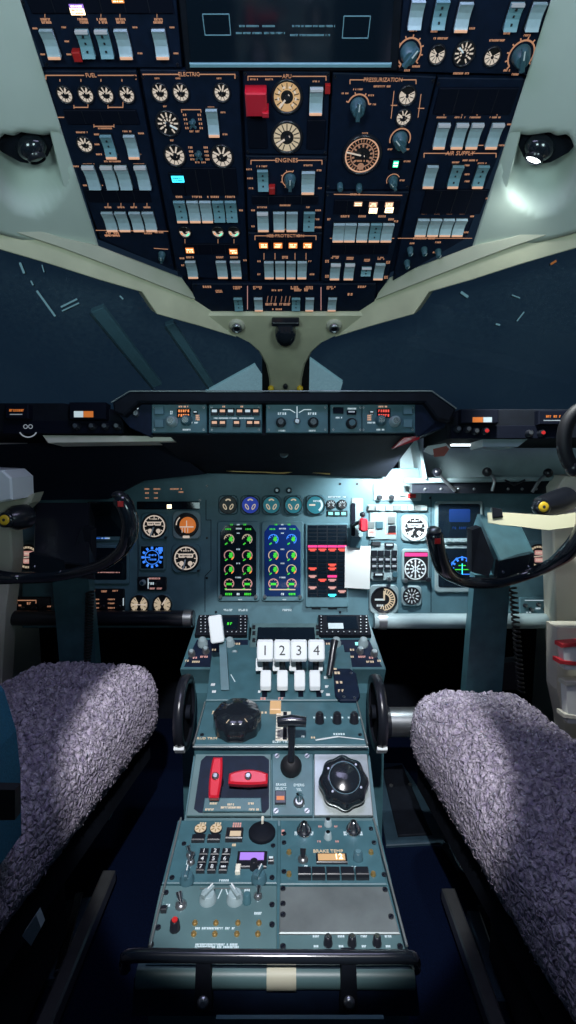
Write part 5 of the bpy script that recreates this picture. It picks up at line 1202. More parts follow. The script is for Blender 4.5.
# -- upper step: trim panel
m = ped_mod(P3, 'trim_control_panel', 'pedestal step panel with a fluted black trim knob and three small knobs', [(206, 702), (356, 702), (366.5, 745), (194, 745)], 'pedestal_teal', [(202, 735), (360, 735)], .006)
L = Letters(m); L.text('RUD TRIM', 207, 739, 2.1, 'cream_dial').text('ELEV TRIM', 282, 742.5, 2.0, 'cool_mark').words(214, 713, 4, 4, 2, 'cream_dial').words(264, 713, 7, 2.4, 1, 'cream_dial').words(339, 734.5, 12, 2.2, 1, 'cool_mark').words(313, 738, 5, 2.2, 1, 'cream_dial').words(303, 737, 3, 2, 1, 'cool_mark')
for x in (319.5, 337, 354): L.words(x, 718, 13, 2, 1, 'cool_mark')
L.done()
mb = MB(); a, b = m.p(316, 740.5); c, d = m.p(338, 737); e, f = m.p(364, 740)
pts = [(a, b), (c, d), (e, f)]
mb.line(a, b, c, d, .0030, .0012, 'paint_white'); mb.line(c, d, e, f, .0018, .0012, 'paint_white'); mb.build('bare_scratch', m.o)
mb = MB(); a, b, w, h = m.rect(276, 712, 291, 741); mb.box(a, b, w, h, -.001, .0012, 'cream_wall')
for i in range(9): mb.line(a - w * .5, b - h * .45 + h * .9 * i / 8, a - w * .2, b - h * .45 + h * .9 * i / 8, .0008, .0018, 'ink')
mb.box(a + w * .1, b, w * .26, h * .96, .0, .0018, 'void_black'); mb.build('trim_scale', m.o)
for x in (319.5, 337, 354): knob(m, x, 722, 4.2, .018, 'black_plastic', 'black_plastic', 'push_knob')
mb = MB(); a, b, w, h = m.rect(270, 705, 281, 714); mb.box(a, b, w, h, 0, .01, 'amber_dial', .001); mb.build('lit_index', m.o)
kb = Mod(P3, 'stabiliser_trim_knob', 'large faceted black knob standing on the left of the pedestal step', 'knob', 237.5, 728, h=.0005); k = kb.k
mb = MB(); mb.lathe(0, 0, [(23 * k, 0), (23.5 * k, .005), (23 * k, .030), (20.5 * k, .036), (10 * k, .038)], 'gloss_black', 60, lambda t: 1 + .028 * math.cos(10 * t)); mb.build('knob_body', kb.o)
mb = MB()
for t in (250, 300): mb.line(23.3 * k * math.cos(R(t)), 23.3 * k * math.sin(R(t)), 18 * k * math.cos(R(t)), 18 * k * math.sin(R(t)), .0012, .0375, 'cream_dial')
mb.build('index_line', kb.o); adopt(kb.o, m.o)
# -- throttle quadrant
q4 = [(212, 652), (350, 652), (357, 700), (206, 700)]
m = ped_mod(P4, 'throttle_quadrant', 'teal quadrant plate with slots and white gate marks under the thrust levers', q4, 'pedestal_teal', (), .006)
mb = MB()
for x in (266, 283, 300, 317):
    a, b, w, h = m.rect(x - 2.4, 655, x + 2.4, 697); mb.box(a, b, w, h, .0002, .0012, 'void_black')
mb.build('slot', m.o)
L = Letters(m)
for x, y in ((213, 685), (214, 692), (227, 684), (326, 678), (327, 687), (328, 695), (260, 692), (322, 692)): L.words(x, y, 3.4, 3, 1, 'paint_white')
L.line(231, 675, 235, 682, .7, 'cool_mark').words(263, 699, 6, 3, 1, 'pink_mark').words(281, 699, 6, 3, 1, 'pink_mark'); L.done()
TG = 'white numbered thrust levers'
for i, (x, xb) in enumerate(((265.5, 266), (282.3, 282.5), (298.7, 299.5), (316, 314.5))):
    o = empty('thrust_lever', 'thrust lever with a white knob numbered %d' % (i + 1), 'lever', P4.pt(x, 690), TG); io = Matrix.Translation(-o.location)
    ctr = at(x, 650.5, 1.0); kx = depth(ctr) / FPX
    mb = MB(); W = 16.0 * kx; Hh = 21 * kx
    fr = Frame((0, 0, 0), (0, .42, 1)); mb2 = MB()
    prof = [(-.46, 0), (-.5, .006), (-.5, .016), (-.40, .021), (.38, .021), (.5, .015), (.5, .004), (.42, -.006), (-.38, -.006)]
    def solid(prof, W, Hh, bulge=0.0):
        mbx = MB(); n = len(prof); lv = (-.5, -.42, .42, .5); vs = []
        for j, u in enumerate(lv):
            sc = .86 if j in (0, 3) else 1.0
            for q, z in prof: vs.append((u * W, q * Hh * sc, (z - .0075) * sc + .0075))
        fs = [tuple(range(n - 1, -1, -1)), tuple(range(3 * n, 4 * n))]
        for j in range(3):
            for a_ in range(n):
                b_ = (a_ + 1) % n; fs.append((j * n + a_, j * n + b_, (j + 1) * n + b_, (j + 1) * n + a_))
        mbx.add(vs, [f[::-1] for f in fs], 'white_plastic'); return mbx
    mbx = solid(prof, W, Hh); kb = mbx.build('lever_knob', o); kb.matrix_local = io @ fr.mat(ctr)
    mt = MB(); text_into(mt, str(i + 1), 0, -Hh * .02, Hh * .46, .0212, 'ink'); lt = mt.build('number', kb)
    mb = MB(); mb.tube([io @ (ctr + Vector((0, 0, -.004))), io @ at(x, 665, 1.0), io @ at(xb, 690, .985)], [.0075, .0065, .006], 'gloss_black', 12); mb.build('stem', o)
    b2 = at(xb, 680, .965); k2 = depth(b2) / FPX
    mbx = solid([(-.5, 0), (-.5, .012), (-.3, .016), (.4, .016), (.5, .010), (.5, 0)], 10.6 * k2, 19 * k2); s2 = mbx.build('fuel_cutoff_grip', o); s2.matrix_local = io @ fr.mat(b2)
    b3 = at(x - 6 if i < 3 else x + 4, 664.5, 1.01); mbx = solid([(-.5, 0), (-.5, .008), (.5, .008), (.5, 0)], (7 if i < 3 else 5) * kx, 12 * kx); s3 = mbx.build('skirt', o); s3.matrix_local = io @ fr.mat(b3)
# airbrake lever, flap lever and its gate
o = empty('airbrake_lever', 'white paddle-topped lever left of the numbered thrust levers', 'lever', P4.pt(225, 688)); io = Matrix.Translation(-o.location)
fr = Frame((0, 0, 0), (-.16, .35, 1), (1, .02, .15)); c = at(216.5, 629, 1.03); k = depth(c) / FPX
mb = MB(); mb.rbox(0, 0, 13.5 * k, 27 * k, 2.4 * k, -.005, .007, 'white_plastic', .002); p = mb.build('paddle', o); p.matrix_local = io @ fr.mat(c)
mb = MB(); A = [at(x, y, d) for x, y, d in ((219, 641, 1.03), (226, 641, 1.03), (229, 690, .955), (221, 690, .955))]; mb.hexa([io @ q for q in A], [io @ (q + Vector((0, .008, 0))) for q in A], 'pedestal_teal'); mb.build('arm', o)
o = empty('flap_lever', 'thin black lever right of thrust lever four', 'lever', P4.pt(332, 676)); io = Matrix.Translation(-o.location)
mb = MB(); mb.tube([io @ at(329, 676, .985), io @ at(333, 650, 1.02), io @ at(335, 640, 1.03)], [.006, .007, .008], 'black_plastic', 12); mb.build('arm', o)
m = Mod(P4, 'flap_gate', 'dark rounded flap gate plate with four cream marks right of the thrust levers', 'plate', 345, 687, h=.003)
mb = MB(); mb.prism(m.poly([(333, 671), (350, 671), (356, 676), (360, 698), (357, 703), (340, 703), (335, 697)]), -.003, .004, 'overhead_black', .0015); mb.build('plate', m.o)
L = Letters(m, .005); L.words(337, 676, 6, 3, 1, 'cream_dial').words(339, 685.5, 8, 3, 1, 'cream_dial').words(341, 694, 7, 3, 1, 'cream_dial').words(335, 672, 3, 2, 1, 'cream_dial'); L.done()
mb = MB(); screws(mb, m, [(351, 676), (344, 700), (354.5, 701)], .003, .004, 'steel'); mb.build('screw_heads', m.o)
# -- trim wheels at the sides
for lab, x, yr in (('left', 185, 1), ('right', 377, -1)):
    c = at(x, 712, .96); o = empty('trim_wheel', 'black trim wheel rim with a white mark on the %s flank of the pedestal' % lab, 'wheel', c, 'pedestal trim wheels')
    mb = MB(); n = 40; rr = .072; ring = [(0, rr * math.cos(2 * math.pi * i / n), rr * math.sin(2 * math.pi * i / n)) for i in range(n + 1)]
    mb.lathe(0, 0, [(rr * .80, -.008), (rr, -.009), (rr * 1.03, 0), (rr, .009), (rr * .80, .008), (rr * .80, -.008)], 'black_plastic', 48, axis=((0, 0, 0), (1, 0, 0)), cap=False); w = mb.build('rim', o)
    mb = MB(); mb.lathe(0, 0, [(rr * .82, -.003), (rr * .82, .003)], 'black_matte', 40, axis=((0, 0, 0), (1, 0, 0))); mb.lathe(0, 0, [(.014, -.012), (.014, .012)], 'black_matte', 16, axis=((0, 0, 0), (1, 0, 0))); mb.build('web', o)
    t = R(-142); mb = MB(); mb.box(0, 0, .0195, .017, -.003, .004, 'white_plastic', .001); mk = mb.build('white_mark', o); mk.location = (0, rr * 1.02 * math.cos(t), rr * 1.02 * math.sin(t)); mk.rotation_euler = (t - R(90), 0, 0); adopt(o, ped)
# -- keyboard units and the centre screen in front of the levers
CDU = slope(1.08, .560, 28)
def cdu(label, quad, kb_rows, screen, lit):
    cx = sum(q[0] for q in quad) / 4; cy = sum(q[1] for q in quad) / 4
    m = Mod(CDU, 'flight_management_keyboard', label, 'keyboard unit', cx, cy, 'flight management keyboards'); mb = MB(); mb.prism(m.poly(quad), -.055, 0, 'pedestal_teal', .0015); mb.build('case', m.o)
    return m
for sd in (0, 1):
    g = (lambda x: x) if not sd else (lambda x: 566 - x)
    m = cdu('keyboard unit with a green readout left of the thrust levers' if not sd else 'keyboard unit with a white lit screen right of the thrust levers', [(g(198), 617), (g(249), 617), (g(248), 669), (g(180), 669)], None, None, None)
    mb = MB(); mb.prism(m.poly([(g(199), 618), (g(248), 618), (g(247), 638), (g(195), 638)]), 0, .012, 'black_matte', .001); kbp = mb.build('keyboard_face', m.o)
    if not sd: sx0, sx1, sy0, sy1 = 219, 238, 621, 633
    else: sx0, sx1, sy0, sy1 = 327, 357, 620, 633
    mb = MB(); a, b, w, h = m.rect(sx0, sy0, sx1, sy1); mb.box(a, b, w, h, .011, .0135, 'dark_glass', .0005); sc = mb.build('screen', m.o)
    mb = MB()
    if not sd: a, b, w, h = m.rect(227, 626, 233, 629); mb.scribble(a, b, w, h, .0142, 'green_digit')
    else: a, b, w, h = m.rect(328, 627, 343, 632.5); mb.box(a, b, w, h, .0135, .0142, 'cool_mark')
    mb.build('lit_readout', sc)
    cnt = 0
    for r_ in range(6):
        y = 620.5 + 3.1 * r_
        for c_ in range(11):
            x = (g(201.5) if not sd else 321) + (4.4 * c_ if not sd else 5.6 * c_)
            if x > (246 if not sd else 370): continue
            if sx0 - 2 < x < sx1 + 2 and y < sy1 + 1.5: continue
            a, b, w, h = m.rect(x - 1.4, y - .9, x + 1.4, y + .9); q = MB(); q.box(a, b, w, h, .011, .0155, 'gloss_black', .0005); q.box(a, b, w * .4, h * .5, .0154, .0158, 'dim_white'); q.build('key', m.o)
    for x in (g(203), g(230)):
        a, b = m.p(x, 645); k = 5 * m.k; mb = MB(); mb.lathe(a, b, [(k, 0), (k, .008), (k * .8, .010), (k * .75, .02), (k * .5, .022)], 'panel_grey', 20); mb.build('twin_knob', m.o)
    for x, y in ((g(206), 652), (g(192), 655), (g(235), 656)): knob(m, x, y, 3.4, .014, 'steel', 'panel_grey')
    L = Letters(m); 
    for x, y, w, c in ((206, 650, 6, 'cool_mark'), (214, 650, 5, 'cream_dial'), (237, 644, 7, 'cream_dial'), (195, 658, 5, 'pink_mark'), (204, 657, 8, 'pink_mark'), (215, 657, 6, 'cream_dial'), (230, 661, 5, 'pink_mark'), (240, 660, 6, 'cream_dial'), (196, 662, 8, 'cream_dial'), (187, 661, 4, 'cream_dial')): L.words(g(x), y, w, 2.4, 1, c)
    if sd: L.words(357, 644, 3, 4, 1, 'teal_lamp')
    L.done()
    mb = MB(); mb.prism(m.poly([(g(197), 640), (g(248), 640), (g(247), 667), (g(184), 667)]), 0, .0008, 'overhead_black'); mb.build('radio_face', m.o)
    # side cabinet under the keyboard
    o = empty('pedestal_wing', 'teal metal cabinet under the %s keyboard unit' % ('left' if not sd else 'right'), 'cabinet', at(g(214), 670, 1.10) * 1.0, 'pedestal wing cabinets'); o.location.z = 0; io = Matrix.Translation(-o.location)
    T = [CDU.pt(*q) + Vector((0, 0, -.056)) for q in ((g(180), 669), (g(249), 669), (g(249), 617), (g(198), 617))]
    T0 = [CDU.pt(*q, 0) for q in ((g(180), 669.5), (g(250), 669.5))]
    fr_ = [T0[0], T0[1], Vector((T0[1].x, T0[1].y, 0)), Vector((T0[0].x, T0[0].y, 0))]
    bk = [Vector((T[3].x, T[3].y, T[3].z - .02)), Vector((T[2].x, T[2].y, T[2].z - .02)), Vector((T[2].x, T[2].y, 0)), Vector((T[3].x, T[3].y, 0))]
    fr_[0].z -= .056; fr_[1].z -= .056
    mb = MB(); mb.hexa([io @ q for q in fr_], [io @ q for q in bk], 'pedestal_teal'); mb.build('cabinet', o)
m = Mod(CDU, 'centre_display', 'narrow dark screen with a teal frame just beyond the thrust levers', 'display', 286, 634, h=.004)
mb = MB(); mb.prism(m.poly([(252, 624), (319, 624), (322, 650), (249, 650)]), -.05, 0, 'pedestal_light', .002); mb.build('frame', m.o)
mb = MB(); mb.prism(m.poly([(258, 629), (314, 629), (316, 648), (256, 648)]), 0, .003, 'dark_glass', .0008); mb.build('screen', m.o)
for y0 in (627, 633, 640): 
    for x in (254, 317.5): push(m, x, y0 + 2, 3, 3, 'black_plastic', name='bezel_button')
# -- aft end of the pedestal: grab bar, padded roll
o = empty('grab_bar', 'black tubular grab bar across the aft end of the pedestal', 'grab bar', P1.pt(272, 957)); io = Matrix.Translation(-o.location)
mb = MB(); pt = [at(125, 968, .512), at(126, 960, .502), at(134, 955.5, .498), at(200, 956, .498), at(350, 957, .498), at(405, 957, .498), at(414, 960, .502), at(415, 968, .512)]
mb.tube(spline([io @ p for p in pt], 6), .0068, 'gloss_black', 14); mb.build('bar', o)
for x in (203, 349):
    mb = MB(); A = [at(x - 7, 958, .494), at(x + 7, 958, .494), at(x + 9, 1012, .483), at(x - 9, 1012, .483)]; mb.hexa([io @ q for q in A], [io @ (q + Vector((0, .012, 0))) for q in A], 'black_matte'); s_ = mb.build('strap', o)
    mb = MB(); mb.lathe(0, 0, [(.0065, 0), (.006, .003), (.003, .004)], 'steel', 14, axis=(io @ at(x, 1002, .4845), (0, -1, .3))); mb.build('screw', s_)
o = empty('aft_padded_cover', 'grey rolled cover with a dark lower face on the aft end of the pedestal', 'cover', P1.pt(275, 975)); io = Matrix.Translation(-o.location)
mb = MB(); mb.tube([io @ at(138, 975, .505), io @ at(413, 976, .505)], .012, 'pedestal_light', 20); mb.tube([io @ at(267, 975, .5035), io @ at(296, 975, .5035)], .0135, 'beige_trim', 20); mb.build('roll', o)
mb = MB(); A = [at(134, 978, .500), at(416, 978, .500), at(420, 1016, .492), at(132, 1016, .492)]; mb.hexa([io @ q for q in A], [io @ (q + Vector((0, .016, 0))) for q in A], 'overhead_black'); mb.build('lower_face', o)
mb = MB(); A = [at(216, 1019, .46), at(384, 1019, .46), at(388, 1040, .46), at(212, 1040, .46)]; mb.hexa([io @ q for q in A], [io @ (q + Vector((0, .004, 0))) for q in A], 'knob_teal'); mb.build('foot_ledge', o)
# ================================================================ control columns
def column(sd):
    g = (lambda x: x) if sd > 0 else (lambda x: 563 - x)
    lab = 'teal control column with a black ram-horn yoke, lit by the flood light on the right' if sd > 0 else 'shaded teal control column with a black ram-horn yoke on the dark left side'
    base = at(g(493), 690, 1.24); base.z = 0
    o = empty('control_yoke', lab, 'control column', base, 'pilot control columns'); io = Matrix.Translation(-base)
    mb = MB(); A = [at(g(x), y, d) for x, y, d in ((475, 575, 1.24), (511, 575, 1.24), (515, 700, 1.288), (471, 700, 1.288))]
    A[2].z = A[3].z = .02
    for q, r_ in ((2, 1), (3, 0)): A[q].x = A[r_].x + (.006 if q == 2 else -.006) * (1 if sd > 0 else -1)
    mb.hexa([io @ q for q in A], [io @ (q + Vector((0, .035, 0))) for q in A], 'pedestal_teal'); mb.build('post', o)
    if sd > 0:
        mb = MB(); A = [at(x, y, 1.275) for x, y in ((494, 664), (519, 661), (521, 690), (493, 690))]; mb.hexa([io @ q for q in A], [io @ (q + Vector((0, .03, 0))) for q in A], 'black_plastic'); mb.build('switch_box', o)
    hp = ((478, 513), (521, 524), (535, 553), (500, 561)) if sd > 0 else ((474, 502), (528, 502), (530, 560), (474, 565))
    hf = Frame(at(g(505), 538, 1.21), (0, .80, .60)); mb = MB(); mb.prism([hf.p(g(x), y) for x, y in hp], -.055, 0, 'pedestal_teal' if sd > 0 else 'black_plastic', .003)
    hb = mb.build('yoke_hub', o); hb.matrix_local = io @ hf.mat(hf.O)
    mb = MB(); F4 = [at(g(x), y, 1.148) for x, y in ((499, 561), (534, 553), (534, 571), (497, 578))]; mb.hexa([io @ q for q in F4], [io @ (q + Vector((0, .02, 0))) for q in F4], 'gloss_black')
    for x, y in ((503, 572), (529, 567)): mb.lathe(0, 0, [(.004, 0), (.003, .003)], 'chrome', 10, axis=(io @ at(g(x), y, 1.1475), (0, -1, 0)))
    mb.build('hub_face', o)
    mb = MB(); A = [at(g(x), y, d) for x, y, d in ((472, 530, 1.20), (481, 527, 1.20), (494, 560, 1.18), (489, 577, 1.18), (472, 572, 1.20))]
    n = 5; vs = [io @ q for q in A] + [io @ (q + Vector((0, .035, 0))) for q in A]; mb.add(vs, [tuple(range(n)), tuple(range(2 * n - 1, n - 1, -1))] + [(i, n + i, n + (i + 1) % n, (i + 1) % n) for i in range(n)], 'black_matte'); mb.build('trim_fin', o)
    if sd > 0: path = [(434, 532, 1.07), (436, 545, 1.075), (440, 560, 1.085), (446, 571, 1.10), (458, 579, 1.13), (475, 583, 1.15), (500, 582, 1.155), (528, 574, 1.15), (548, 566, 1.12), (562, 557, 1.09), (574, 545, 1.07), (584, 528, 1.06), (586, 508, 1.06)]
    else: path = [(444, 497, 1.07), (437, 508, 1.07), (433, 525, 1.075), (436, 542, 1.085), (446, 555, 1.10), (462, 565, 1.13), (485, 572, 1.15), (515, 577, 1.155), (545, 578, 1.14), (566, 577, 1.11), (586, 572, 1.08), (600, 555, 1.06), (604, 530, 1.06)]
    P = spline([io @ at(g(x), y, d) for x, y, d in path], 5); N = len(P)
    rs = []
    for i in range(N):
        q = i / (N - 1); e = min(q, 1 - q); rs.append(.0185 if e < .22 else (.0185 - (e - .22) * .05 if e < .32 else .0135))
    rs[0] *= .8; rs[-1] *= .8
    mb = MB(); mb.tube(P, rs, 'gloss_black', 16); w = mb.build('yoke_horn', o)
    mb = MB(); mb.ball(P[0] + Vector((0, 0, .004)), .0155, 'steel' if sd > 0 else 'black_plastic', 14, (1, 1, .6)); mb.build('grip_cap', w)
    mb = MB(); mb.box(0, 0, .012, .012, -.004, .004, 'red_small', .001); b = mb.build('thumb_switch', w); b.location = P[3] + Vector((0.0, -.017, 0)); b.rotation_euler = (R(90), 0, 0)
    # coiled cord beside the column
    mb = MB(); cp = []
    x0, y0, y1 = (513, 588, 692) if sd > 0 else (563 - 90, 592, 660)
    c0 = at(g(x0), y0, 1.23); c1 = at(g(x0 + (8 if sd > 0 else 2)), y1, 1.26); turns = 22
    for i in range(turns * 8 + 1):
        q = i / (turns * 8); t = q * turns * 2 * math.pi; c = c0.lerp(c1, q) + Vector((.0085 * math.cos(t), .0085 * math.sin(t), 0)); cp.append(io @ c)
    mb.tube(cp, .003, 'rubber', 6); mb.build('coiled_cord', o)
    return o
column(1); column(-1)
# chart strap with clip on the right yoke
o = empty('chart_strap', 'pale yellow card strip clipped across the top of the right yoke hub', 'strip', at(530, 520, 1.10)); io = Matrix.Translation(-o.location)
P = [(487, 513), (500, 512.5), (553, 516), (576, 512.5), (610, 508), (610, 524), (576, 527), (548, 530.5), (520, 527), (500, 525), (488, 523)]
fr = Frame(at(530, 520, 1.12), (0, .5, 1)); m_ = [fr.p(*q) for q in P]
mb = MB(); mb.prism(m_, 0, .0025, 'yellow_paper'); s_ = mb.build('strip', o); s_.matrix_local = io @ fr.mat(fr.O)
mb = MB(); mb.prism([fr.p(*q) for q in ((491, 508), (501, 510), (502, 518), (492, 519))], -.004, .008, 'black_plastic', .002); s_ = mb.build('clip', o); s_.matrix_local = io @ fr.mat(fr.O)
# lamp heads with a yellow disc at both sides
for lab, x, y, ex, ey in (('left', 5, 520, 26, 516), ('right', 543, 507, 566, 499)):
    c = at(x, y, 1.16); o = empty('spotlight_head', 'black lamp head with a yellow disc at the %s picture edge' % lab, 'lamp', c, 'lamp heads with yellow discs'); io = Matrix.Translation(-c)
    e = io @ at(ex, ey, 1.22); dv = (Vector((0, 0, 0)) - e).normalized()
    mb = MB(); 
    mb.tube([e, e * .5, Vector((0, .018, 0))], [.030, .030, .022], 'black_plastic', 20); mb.build('body', o)
    ax = (Vector((0, 0, 0)), (0, -1, .15)); mb = MB(); mb.lathe(0, 0, [(.018, -.02), (.018, .002), (.013, .003)], 'gloss_black', 20, axis=ax); rim = mb.build('rim', o)
    mb = MB(); mb.lathe(0, 0, [(.0125, .002), (.0115, .0055), (.006, .006)], 'yellow', 20, axis=ax); d_ = mb.build('yellow_disc', o)
    mb = MB(); mb.lathe(0, 0, [(.004, .0055), (.003, .0068)], 'ink', 12, axis=ax); mb.build('disc_mark', d_)
# side consoles and clutter at the picture edges
def slab(name, label, cat, pts, d0, d1, mm, group=None):
    o = empty(name, label, cat, at(sum(p[0] for p in pts) / len(pts), sum(p[1] for p in pts) / len(pts), d0), group); fr = Frame(o.location.copy(), (0, 0, 1)); mb = MB()
    mb.prism([fr.p(*q) for q in pts], -(d1 - d0), 0, mm, .004); b = mb.build('body', o); b.rotation_euler = fr.mat(Vector((0, 0, 0))).to_euler(); return o
slab('side_panel', 'cream curved side panel at the right picture edge beyond the yoke', 'side panel', [(552, 514), (558, 488), (566, 476), (640, 470), (640, 820), (575, 820), (556, 640), (554, 560)], 1.30, 1.36, 'cream_wall', 'cream side panels')
slab('side_panel', 'dim cream side panel at the left picture edge beside the yoke', 'side panel', [(-60, 500), (10, 520), (12, 560), (5, 610), (-6, 820), (-60, 820)], 1.30, 1.36, 'cream_wall', 'cream side panels')
slab('oxygen_mask_box', 'pale faceted box at the left picture edge above the lamp head', 'box', [(-40, 468), (2, 470), (11, 478), (12, 500), (-2, 503), (-40, 503)], 1.15, 1.25, 'white_plastic')
slab('chart_shelf', 'dull cream shelf edge sloping down to the left lamp head', 'shelf', [(-40, 500), (20, 499), (34, 493), (30, 503), (16, 516), (-40, 520)], 1.22, 1.27, 'beige_trim')
o = empty('headset_hose', 'black curved hose hanging in front of the right windscreen edge', 'hose', at(572, 440, 1.0)); io = Matrix.Translation(-o.location)
mb = MB(); mb.tube(spline([io @ at(x, y, 1.0) for x, y in ((590, 405), (576, 412), (567, 424), (564, 440), (566, 456), (574, 468), (590, 476))]), .014, 'rubber', 14); mb.build('hose', o); mb = MB(); mb.ball(io @ at(574, 468, 1.0), .018, 'black_plastic', 12); mb.build('coupling', o)
# manuals in the right-hand rack
o = empty('manual_rack', 'cream document rack beside the right seat', 'rack', at(580, 720, 1.12)); io = Matrix.Translation(-o.location); o.location.z = o.location.z
mb = MB(); A = [at(x, y, 1.16) for x, y in ((557, 628), (640, 628), (640, 760), (572, 760), (557, 690))]; n = 5
vs = [io @ q for q in A] + [io @ (q + Vector((0, .05, 0))) for q in A]; mb.add(vs, [tuple(range(n)), tuple(range(2 * n - 1, n - 1, -1))] + [(i, n + i, n + (i + 1) % n, (i + 1) % n) for i in range(n)], 'cream_wall'); mb.build('back', o)
for i, (y0, y1, lab, c) in enumerate(((644, 676, 'red covered manual with cream pages, upper one in the right rack', 'red_book'), (682, 730, 'cream manual standing low in the right rack', 'cream_wall'))):
    o = empty('flight_manual', lab, 'manual', at(572, (y0 + y1) / 2, 1.10), 'manuals in the right rack'); fr = Frame(o.location.copy(), (0, .1, 1)); io = Matrix.Translation(-o.location)
    mb = MB(); mb.prism([fr.p(*q) for q in ((564 + i * 3, y0 + 3), (640, y0 - 3), (640, y1 - 3), (566 + i * 3, y1 - 6))], -.028, -.003, 'paper'); b = mb.build('pages', o); b.matrix_local = io @ fr.mat(fr.O)
    mb = MB(); mb.prism([fr.p(*q) for q in ((560 + i * 4, y1 - 16), (640, y1 - 6), (640, y1 - 2), (560 + i * 4, y1 - 12))], -.032, 0, c, .001)
    mb.prism([fr.p(*q) for q in ((562 + i * 4, y0), (640, y0 - 6), (640, y0 - 2), (562 + i * 4, y0 + 4))], -.032, 0, c, .001); b = mb.build('cover', o); b.matrix_local = io @ fr.mat(fr.O)

# ================================================================ seats
def wool_material():
    m = bpy.data.materials.new('sheepskin'); m.use_nodes = True; nt = m.node_tree; b = nt.nodes['Principled BSDF']
    tc = nt.nodes.new('ShaderNodeTexCoord'); n1 = nt.nodes.new('ShaderNodeTexNoise'); n1.inputs['Scale'].default_value = 55; n1.inputs['Detail'].default_value = 8; n1.inputs['Roughness'].default_value = .7
    rp = nt.nodes.new('ShaderNodeValToRGB'); rp.color_ramp.elements[0].position = .32; rp.color_ramp.elements[1].position = .66
    rp.color_ramp.elements[0].color = (.29, .235, .38, 1); rp.color_ramp.elements[1].color = (.80, .72, .83, 1)
    n2 = nt.nodes.new('ShaderNodeTexNoise'); n2.inputs['Scale'].default_value = 220; n2.inputs['Detail'].default_value = 5
    bp = nt.nodes.new('ShaderNodeBump'); bp.inputs['Strength'].default_value = .9; bp.inputs['Distance'].default_value = .004
    nt.links.new(tc.outputs['Object'], n1.inputs['Vector']); nt.links.new(tc.outputs['Object'], n2.inputs['Vector'])
    nt.links.new(n1.outputs['Fac'], rp.inputs['Fac']); nt.links.new(rp.outputs['Color'], b.inputs['Base Color'])
    dn = nt.nodes.new('ShaderNodeTexNoise'); dn.inputs['Scale'].default_value = 60; mixv = nt.nodes.new('ShaderNodeMix'); mixv.data_type = 'VECTOR'; mixv.inputs['Factor'].default_value = .012
    nt.links.new(tc.outputs['Object'], dn.inputs['Vector']); nt.links.new(tc.outputs['Object'], mixv.inputs[4]); nt.links.new(dn.outputs['Color'], mixv.inputs[5])
    vo = nt.nodes.new('ShaderNodeTexVoronoi'); vo.feature = 'DISTANCE_TO_EDGE'; vo.inputs['Scale'].default_value = 75; nt.links.new(mixv.outputs[1], vo.inputs['Vector'])
    pw = nt.nodes.new('ShaderNodeMath'); pw.operation = 'POWER'; pw.inputs[1].default_value = .55; nt.links.new(vo.outputs['Distance'], pw.inputs[0])
    b2 = nt.nodes.new('ShaderNodeBump'); b2.inputs['Strength'].default_value = 1.0; b2.inputs['Distance'].default_value = .012; nt.links.new(pw.outputs[0], b2.inputs['Height']); nt.links.new(b2.outputs['Normal'], bp.inputs['Normal'])
    nt.links.new(n2.outputs['Fac'], bp.inputs['Height']); nt.links.new(bp.outputs['Normal'], b.inputs['Normal'])
    b.inputs['Roughness'].default_value = .95; b.inputs['Sheen Weight'].default_value = .35; b.inputs['Sheen Roughness'].default_value = .5; b.inputs['Specular IOR Level'].default_value = .1
    M['sheepskin'] = m
wool_material()
